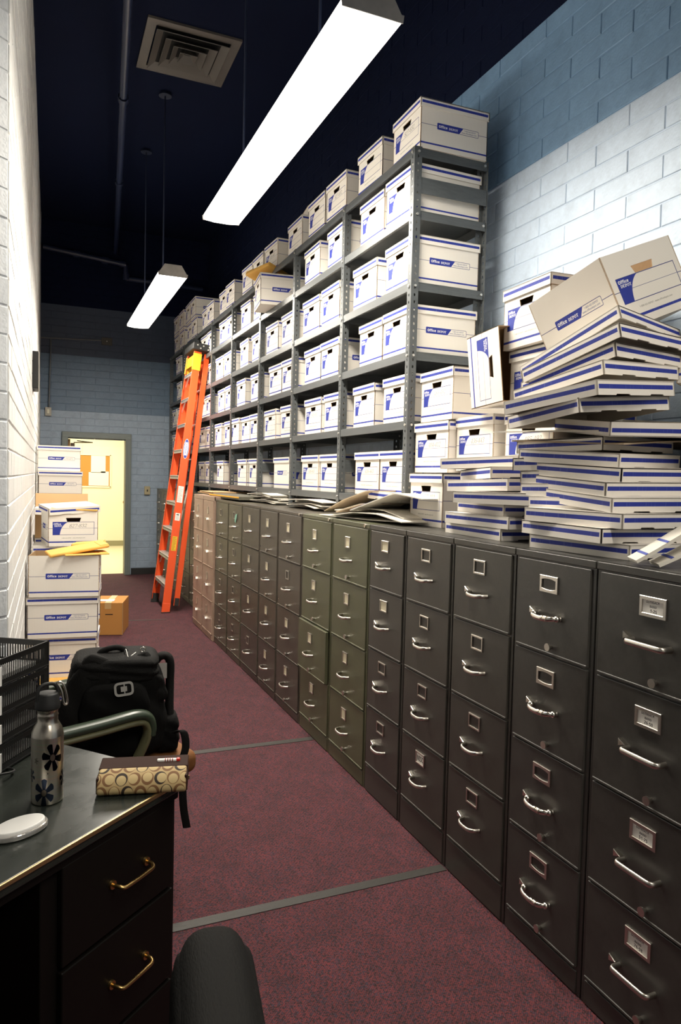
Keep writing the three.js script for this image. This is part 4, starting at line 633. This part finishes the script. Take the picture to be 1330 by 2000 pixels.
{ // patterned wallet
  const [c, g] = canvas(1024, 512); g.fillStyle = '#b59b6c'; g.fillRect(0, 0, 1024, 512);
  for (let k = 0; k < 2500; k++) { g.fillStyle = `rgba(${rnd() < 0.5 ? '60,42,20' : '235,215,170'},0.10)`; g.fillRect(rnd() * 1024, rnd() * 512, 3, 1.5); }
  const moon = (x, y, r, dark, dir) => { g.fillStyle = dark; g.beginPath(); g.ellipse(x, y, r, r * 1.15, 0, 0, 7); g.fill(); g.fillStyle = '#c0a878'; g.beginPath(); g.ellipse(x + dir[0] * r * 0.22, y + dir[1] * r * 0.22, r * 0.78, r * 0.86, 0, 0, 7); g.fill(); };
  for (let r = 0; r < 5; r++) for (let k = 0; k < 11; k++) moon(k * 150 + (r % 2 ? 75 : 0), r * 165 + 20, 72, (k + r) % 3 === 1 ? '#2a1c12' : '#7a5634', [[1, 0], [0, -1], [-1, 0], [0, 1]][(k * 3 + r * 2) % 4]);
  const cl = mat(0xffffff, 0.75, { map: ctex(c) }), lea = dull(lin(0.035, 0.014, 0.009), 0.75);
  const t = thing('wallet', 'tan wallet with brown crescent pattern lying on the desk corner', 'wallet', [0.245, DY + 0.001, -1.815], [-13, 0, 0]);
  const s = new THREE.Shape(); s.moveTo(-0.045, 0.004); s.quadraticCurveTo(-0.05, 0.0, -0.04, 0); s.lineTo(0.04, 0); s.quadraticCurveTo(0.054, 0.004, 0.05, 0.016); s.quadraticCurveTo(0.04, 0.036, 0.012, 0.043); s.lineTo(-0.04, 0.036); s.closePath();
  const gb = extr(s, 0.20, { bevelEnabled: true, bevelSize: 0.004, bevelThickness: 0.006, bevelSegments: 3, curveSegments: 12 }).translate(0, 0.004, -0.10);
  { const p = gb.attributes.position, uv = gb.attributes.uv; for (let i = 0; i < p.count; i++) uv.setXY(i, (p.getZ(i) + 0.106) / 0.212, (0.05 - p.getX(i) + p.getY(i)) / 0.15); }
  part(t, 'body', gb.rotateY(-90 * R), cl, 'tan cloth with brown crescents');
  for (const x of [0.106, -0.106]) part(t, 'binding', rbx(0.007, 0.040, 0.085, x, 0.022, 0.0, 0.003), lea);
  part(t, 'flap', rbx(0.218, 0.006, 0.06, 0, 0.0475, -0.032, 0.003).rotateX(5 * R), lea, 'dark red-brown leather flap');
  const l = thing('lighter', 'small white and red lighter lying on the wallet', 'lighter', [0.305, DY + 0.054, -1.83], [-13, 0, 0]); part(l, 'body', rbx(0.05, 0.009, 0.012, 0, 0, 0, 0.003), M.paper); part(l, 'button', rbx(0.010, 0.011, 0.013, 0.028, 0, 0, 0.003), mat(lin(0.55, 0.02, 0.01), 0.4)); part(l, 'print', [0, 1, 2, 3].map((k) => rbx(0.003, 0.0095, 0.0125, -0.004 + k * 0.006, 0, 0, 0.001)), mat(lin(0.3, 0.03, 0.02), 0.5));
}
{
  const t = thing('compact', 'small white oval object with a glossy clear rim lying on the desk front', 'compact', [-0.038, DY + 0.001, -1.672], [30, 0, 0]);
  const e = (a, b) => { const s = new THREE.Shape(); s.absellipse(0, 0, a, b, 0, Math.PI * 2); return s; };
  part(t, 'rim', extr(e(0.060, 0.037), 0.006, { bevelEnabled: true, bevelSize: 0.003, bevelThickness: 0.003, bevelSegments: 3, curveSegments: 24 }).rotateX(-90 * R).translate(0, 0.003, 0), mat(lin(0.55, 0.53, 0.5), 0.12, { metalness: 0.6 }));
  part(t, 'lid', extr(e(0.054, 0.031), 0.006, { bevelEnabled: true, bevelSize: 0.003, bevelThickness: 0.004, bevelSegments: 4, curveSegments: 24 }).rotateX(-90 * R).translate(0, 0.009, 0), mat(lin(0.86, 0.85, 0.82), 0.25));
  const c = new THREE.Mesh(tube([[-0.16, DY + 0.006, -1.98], [-0.10, DY + 0.018, -1.965], [-0.062, DY + 0.012, -1.99], [-0.066, DY + 0.005, -2.03], [-0.12, DY + 0.005, -2.05]], 0.003, 30, 8), M.black); c.name = 'cable'; c.userData = { label: 'thin black cable curled on the desk at the left edge', category: 'cable' }; scene.add(c);
}
{ // letter trays
  const t = thing('letter_tray', 'black slotted metal letter trays stacked four high on the desk', 'letter tray', [0.024, DY, -2.20], [58, 0, 0]);   // local x runs along the slotted side, away from the camera; the corner is at the origin
  const m = mat(lin(0.008, 0.008, 0.008), 0.45), SL = 0.24, DP = 0.31;
  const wall = (len, h, slots) => { const s = shape([[-len, 0], [0, 0], [0, h], [-len, h]]); if (slots) { const n = Math.round(len / 0.0085); for (let k = 1; k < n - 1; k++) { const x = -len + 0.008 + k * (len - 0.016) / n; s.holes.push(rectPath(x, h * 0.5, 0.0042, h * 0.58)); } } return extr(s, 0.0016); };
  for (let k = 0; k < 4; k++) {
    const y = 0.006 + k * 0.0755, q = part(t, 'tray', [bx(SL, 0.002, DP, -SL / 2, 0, -DP / 2)], m); q.position.y = y;
    part(q, 'side_panel', wall(SL, 0.068, true), m); part(q, 'side_panel', wall(SL, 0.068, true).translate(0, 0, -DP), m); part(q, 'end_panel', wall(DP, 0.068, true).rotateY(-90 * R).translate(0, 0, 0), m);
    part(q, 'rim', [bx(SL, 0.004, 0.005, -SL / 2, 0.068, 0.001), bx(SL, 0.004, 0.005, -SL / 2, 0.0, 0.001), bx(0.005, 0.0755, 0.005, 0, 0.034, 0), bx(0.005, 0.0755, 0.005, -SL, 0.034, 0), bx(0.005, 0.0755, 0.005, -SL, 0.034, -DP), bx(0.005, 0.0755, 0.005, 0, 0.034, -DP), bx(SL, 0.004, 0.005, -SL / 2, 0.068, -DP), bx(0.005, 0.004, DP, 0, 0.068, -DP / 2)], m);
    part(q, 'label_tab', rbx(0.012, 0.05, 0.003, -SL + 0.012, 0.026, 0.006, 0.001), M.paper, 'white label tab');
    const p = new THREE.Mesh(rbx(0.20, 0.012 + 0.008 * (k % 3), 0.27, 0, 0, 0, 0.001), M.paper); p.name = numbered('paper_stack'); p.userData = { label: ['stack of white paper in the lowest letter tray', 'stack of white paper in the second letter tray from the bottom', 'stack of white paper in the third letter tray from the bottom', 'stack of white paper in the topmost letter tray'][k], category: 'paper' };
    p.position.set(-SL / 2 - 0.005, y + 0.004 + (0.012 + 0.008 * (k % 3)) / 2, -DP / 2).applyAxisAngle(V(0, 1, 0), 58 * R).add(V(0.024, DY, -2.20)); p.rotation.y = 58 * R; scene.add(p);
  }
}
// ---------------------------------------------------------------- chair with green arms behind the desk, and the backpack on it
{
  const t = thing('office_chair', 'old office chair with green metal arms and a brown seat behind the desk', 'chair', [0.195, 0, -2.83], [18, 0, 0]);
  const gpad = mat(lin(0.035, 0.05, 0.032), 0.3), gbar = enamel(lin(0.17, 0.165, 0.085), 0.4), seat = mat(lin(0.20, 0.075, 0.016), 0.75, { bumpMap: carpetBump, bumpScale: 0.001 });
  part(t, 'seat', [rbx(0.52, 0.09, 0.44, 0.07, 0.435, 0, 0.035, 4)], seat, 'orange-brown upholstered seat'); part(t, 'seat_pan', rbx(0.44, 0.02, 0.4, 0.0, 0.385, 0, 0.006), M.black);
  part(t, 'backrest', rbx(0.06, 0.22, 0.40, -0.27, 0.70, 0, 0.028, 4), M.black); part(t, 'back_frame', [beam([-0.29, 0.4, 0.1], [-0.31, 0.72, 0.1], 0.03, 0.014), beam([-0.29, 0.4, -0.1], [-0.31, 0.72, -0.1], 0.03, 0.014)], gbar);
  for (const s of [1, -1]) {
    const z = 0.262 * s;
    const b = part(t, 'arm_frame', tube([[-0.30, 0.645, z], [-0.1, 0.652, z], [0.045, 0.66, z], [0.085, 0.645, z], [0.09, 0.60, z], [0.06, 0.52, z * 0.97], [0.025, 0.44, z * 0.92], [0.0, 0.395, z * 0.8]], 0.014, 60, 10, false, 0.5).translate(0, 0, -z).scale(1, 1, 1.8).translate(0, 0, z), gbar);
    part(b, 'arm_pad', tube([[-0.30, 0.672, z], [-0.1, 0.679, z], [0.04, 0.687, z], [0.09, 0.672, z], [0.105, 0.635, z], [0.102, 0.605, z]], 0.0185, 50, 12, false, 0.5).translate(0, 0, -z).scale(1, 1, 1.5).translate(0, 0, z), gpad);
  }
  part(t, 'column', cyl(0.03, 0.035, 0.24, 0, 0.26, 0), M.black);
  for (let k = 0; k < 4; k++) { const a = (45 + 90 * k) * R, c = Math.cos(a), s = Math.sin(a); const l = part(t, 'leg', beam([c * 0.02, 0.15, s * 0.02], [c * 0.28, 0.085, s * 0.28], 0.04, 0.025), gbar); part(l, 'caster', cyl(0.028, 0.028, 0.022, 0, 0, 0, 16).rotateX(90 * R).rotateY(-a).translate(c * 0.28, 0.028, s * 0.28), M.black); part(l, 'caster_fork', cyl(0.008, 0.008, 0.06, c * 0.28, 0.06, s * 0.28), M.steel); }
}
{
  const t = thing('backpack', 'black backpack with a silver rounded emblem, sitting on the office chair', 'backpack', [0.27, 0.482, -2.80], [-6, -4, 0]);
  const fab = dull(lin(0.0035, 0.0034, 0.0033), 0.85, { bumpMap: carpetBump, bumpScale: 0.0008 }), fab2 = dull(lin(0.007, 0.0067, 0.0064), 0.75, { bumpMap: paintBump, bumpScale: 0.001 });
  const blob = (w, h, d, f, seg = 20) => {                                 // rounded, sagging bag volume with its base at y = 0
    const g = new THREE.BoxGeometry(2, 2, 2, seg, seg, 10), p = g.attributes.position;
    for (let i = 0; i < p.count; i++) {
      let x = p.getX(i), y = p.getY(i), z = p.getZ(i); const n = 5, r = Math.pow(Math.abs(x) ** n + Math.abs(y) ** n + Math.abs(z) ** n, 1 / n); x /= r; y /= r; z /= r;
      const q = f ? f(x, y, z) : [1, 1]; const wr = 0.006 * Math.sin(9 * y + 4 * x) * (1 - Math.abs(y)) + 0.008 * (fbm(x * 0.31 + 0.5, y * 0.29 + 0.2 + z * 0.11) - 0.5);
      p.setXYZ(i, x * w / 2 * q[0] + wr, (y + 1) * h / 2, z * d / 2 * q[1] + wr);
    }
    g.computeVertexNormals(); return g;
  };
  part(t, 'main_pack', blob(0.35, 0.375, 0.21, (x, y) => [1 + 0.05 * (1 - y) - 0.06 * Math.max(0, y) ** 2, 1 + 0.18 * (1 - y) * 0.5]), fab);
  part(t, 'front_pocket', blob(0.25, 0.27, 0.07, (x, y) => [1 - 0.08 * y, 1]).translate(0, 0.02, 0.115), fab);
  part(t, 'top_flap', blob(0.31, 0.10, 0.20, null, 14).rotateX(8 * R).translate(0.0, 0.29, 0.02), fab2);
  part(t, 'shoulder_flap', blob(0.12, 0.34, 0.05, (x, y) => [1 + 0.25 * (1 - y), 1], 14).rotateZ(-22 * R).translate(-0.175, 0.07, 0.10), fab2);
  part(t, 'shoulder_flap', blob(0.09, 0.20, 0.045, null, 14).rotateZ(24 * R).translate(0.16, 0.20, 0.075), fab2);
  part(t, 'grab_loop', tube([[-0.075, 0.36, 0.03], [-0.05, 0.393, 0.035], [0.0, 0.405, 0.035], [0.03, 0.393, 0.03], [0.045, 0.36, 0.03]], 0.011, 30, 8).scale(1, 1, 1), fab2);
  part(t, 'side_strap', tube([[0.145, 0.33, 0.0], [0.16, 0.355, 0.01], [0.185, 0.36, 0.01], [0.202, 0.335, 0.01], [0.202, 0.26, 0.01], [0.20, 0.16, 0.02], [0.205, 0.06, 0.03]], 0.0165, 50, 8).translate(0, 0, -0.01).scale(1, 1, 1.7), fab2);
  part(t, 'lining', rbx(0.035, 0.06, 0.006, 0.172, 0.305, 0.02, 0.002).rotateZ(0), mat(lin(0.42, 0.40, 0.37), 0.8), 'white patterned lining');
  part(t, 'side_pouch', blob(0.09, 0.14, 0.15, null, 12).translate(0.19, 0.0, 0.0), fab);
  { // hanging strap with buckle
    const pts = [[0.232, 0.075, 0.07], [0.2415, 0.085, 0.09], [0.244, 0.03, 0.10], [0.2405, -0.03, 0.105], [0.241, -0.10, 0.105], [0.2425, -0.20, 0.105], [0.2455, -0.275, 0.105]];
    part(t, 'hanging_strap', tube(pts, 0.0035, 50, 8).translate(-0.24, 0, -0.1).scale(4.2, 1, 1).translate(0.24, 0, 0.1), fab2);
    part(t, 'buckle', rbx(0.035, 0.03, 0.012, 0.232, -0.03, 0.108, 0.004), M.black);
  }
  const silver = mat(lin(0.34, 0.33, 0.31), 0.4, { metalness: 0.3 });
  const rr_ = (w, h, r) => { const s = new THREE.Shape(); s.moveTo(-w / 2 + r, -h / 2); s.lineTo(w / 2 - r, -h / 2); s.quadraticCurveTo(w / 2, -h / 2, w / 2, -h / 2 + r); s.lineTo(w / 2, h / 2 - r); s.quadraticCurveTo(w / 2, h / 2, w / 2 - r, h / 2); s.lineTo(-w / 2 + r, h / 2); s.quadraticCurveTo(-w / 2, h / 2, -w / 2, h / 2 - r); s.lineTo(-w / 2, -h / 2 + r); s.quadraticCurveTo(-w / 2, -h / 2, -w / 2 + r, -h / 2); return s; };
  const ring = rr_(0.068, 0.05, 0.018); ring.holes.push(rr_(0.052, 0.033, 0.010));
  part(t, 'emblem', [extr(ring, 0.004), bx(0.022, 0.018, 0.004, 0, 0, 0.002), bx(0.004, 0.05, 0.0038, 0.002, 0.0, 0.002)].map((g) => g.clone().rotateZ(6 * R).rotateX(-10 * R).translate(0.03, 0.272, 0.152)), silver, 'silver rounded emblem');
  const w = part(t, 'white_cord', tube([[0.03, 0.385, 0.04], [0.036, 0.40, 0.06], [0.045, 0.375, 0.10], [0.06, 0.36, 0.12], [0.05, 0.375, 0.10], [0.072, 0.388, 0.06]], 0.0016, 40, 6), M.paper); part(w, 'key_ring', new THREE.TorusGeometry(0.009, 0.0018, 6, 16).translate(0.098, 0.395, 0.05), M.chrome);
}
// ---------------------------------------------------------------- black armchair close to the camera
{
  const t = thing('armchair', 'black upholstered armchair close to the camera, only the end of one arm in view', 'armchair', [0.035, 0.04, -1.09], [-9, 0, 0]);
  const lea = dull(lin(0.008, 0.0078, 0.0074), 0.8, { bumpMap: paintBump, bumpScale: 0.0008 });
  const arm = (x, name) => { const g = new THREE.BoxGeometry(0.155, 0.52, 0.62, 12, 24, 24), p = g.attributes.position; for (let i = 0; i < p.count; i++) { let a = p.getX(i) / 0.0775, b = p.getY(i) / 0.26, c = p.getZ(i) / 0.31; const n = 3.2, r = (Math.abs(a) ** n + (b > 0 ? b ** 8 : 0) + (c < 0 ? (-c) ** 10 : 0)) ** (1 / n); const k = Math.max(1, r), cr = 0.0022 * Math.sin(60 * b + 6 * c) * Math.max(0, -c) ** 4; p.setXYZ(i, a / k * 0.0775 * (1 + 0.12 * (1 - b) * 0.5) + x + cr, 0.40 + b / Math.max(1, k ** 0.6) * 0.26, c / Math.max(1, k ** 0.7) * 0.31 + cr); } g.computeVertexNormals(); return part(t, name, g, lea); };
  arm(0.235, 'arm'); arm(-0.36, 'arm');
  part(t, 'seat', rbx(0.50, 0.14, 0.58, -0.06, 0.37, 0.04, 0.04, 4), lea); part(t, 'backrest', rbx(0.6, 0.5, 0.13, -0.06, 0.62, 0.30, 0.05, 4).rotateX(0), lea); part(t, 'base', rbx(0.62, 0.16, 0.55, -0.06, 0.21, 0.03, 0.02), lea);
  for (const x of [-0.33, 0.21]) for (const z of [-0.2, 0.27]) part(t, 'leg', cyl(0.022, 0.016, 0.17, x, 0.046, z), M.black);
}
shade(scene);
renderer.render(scene, camera);
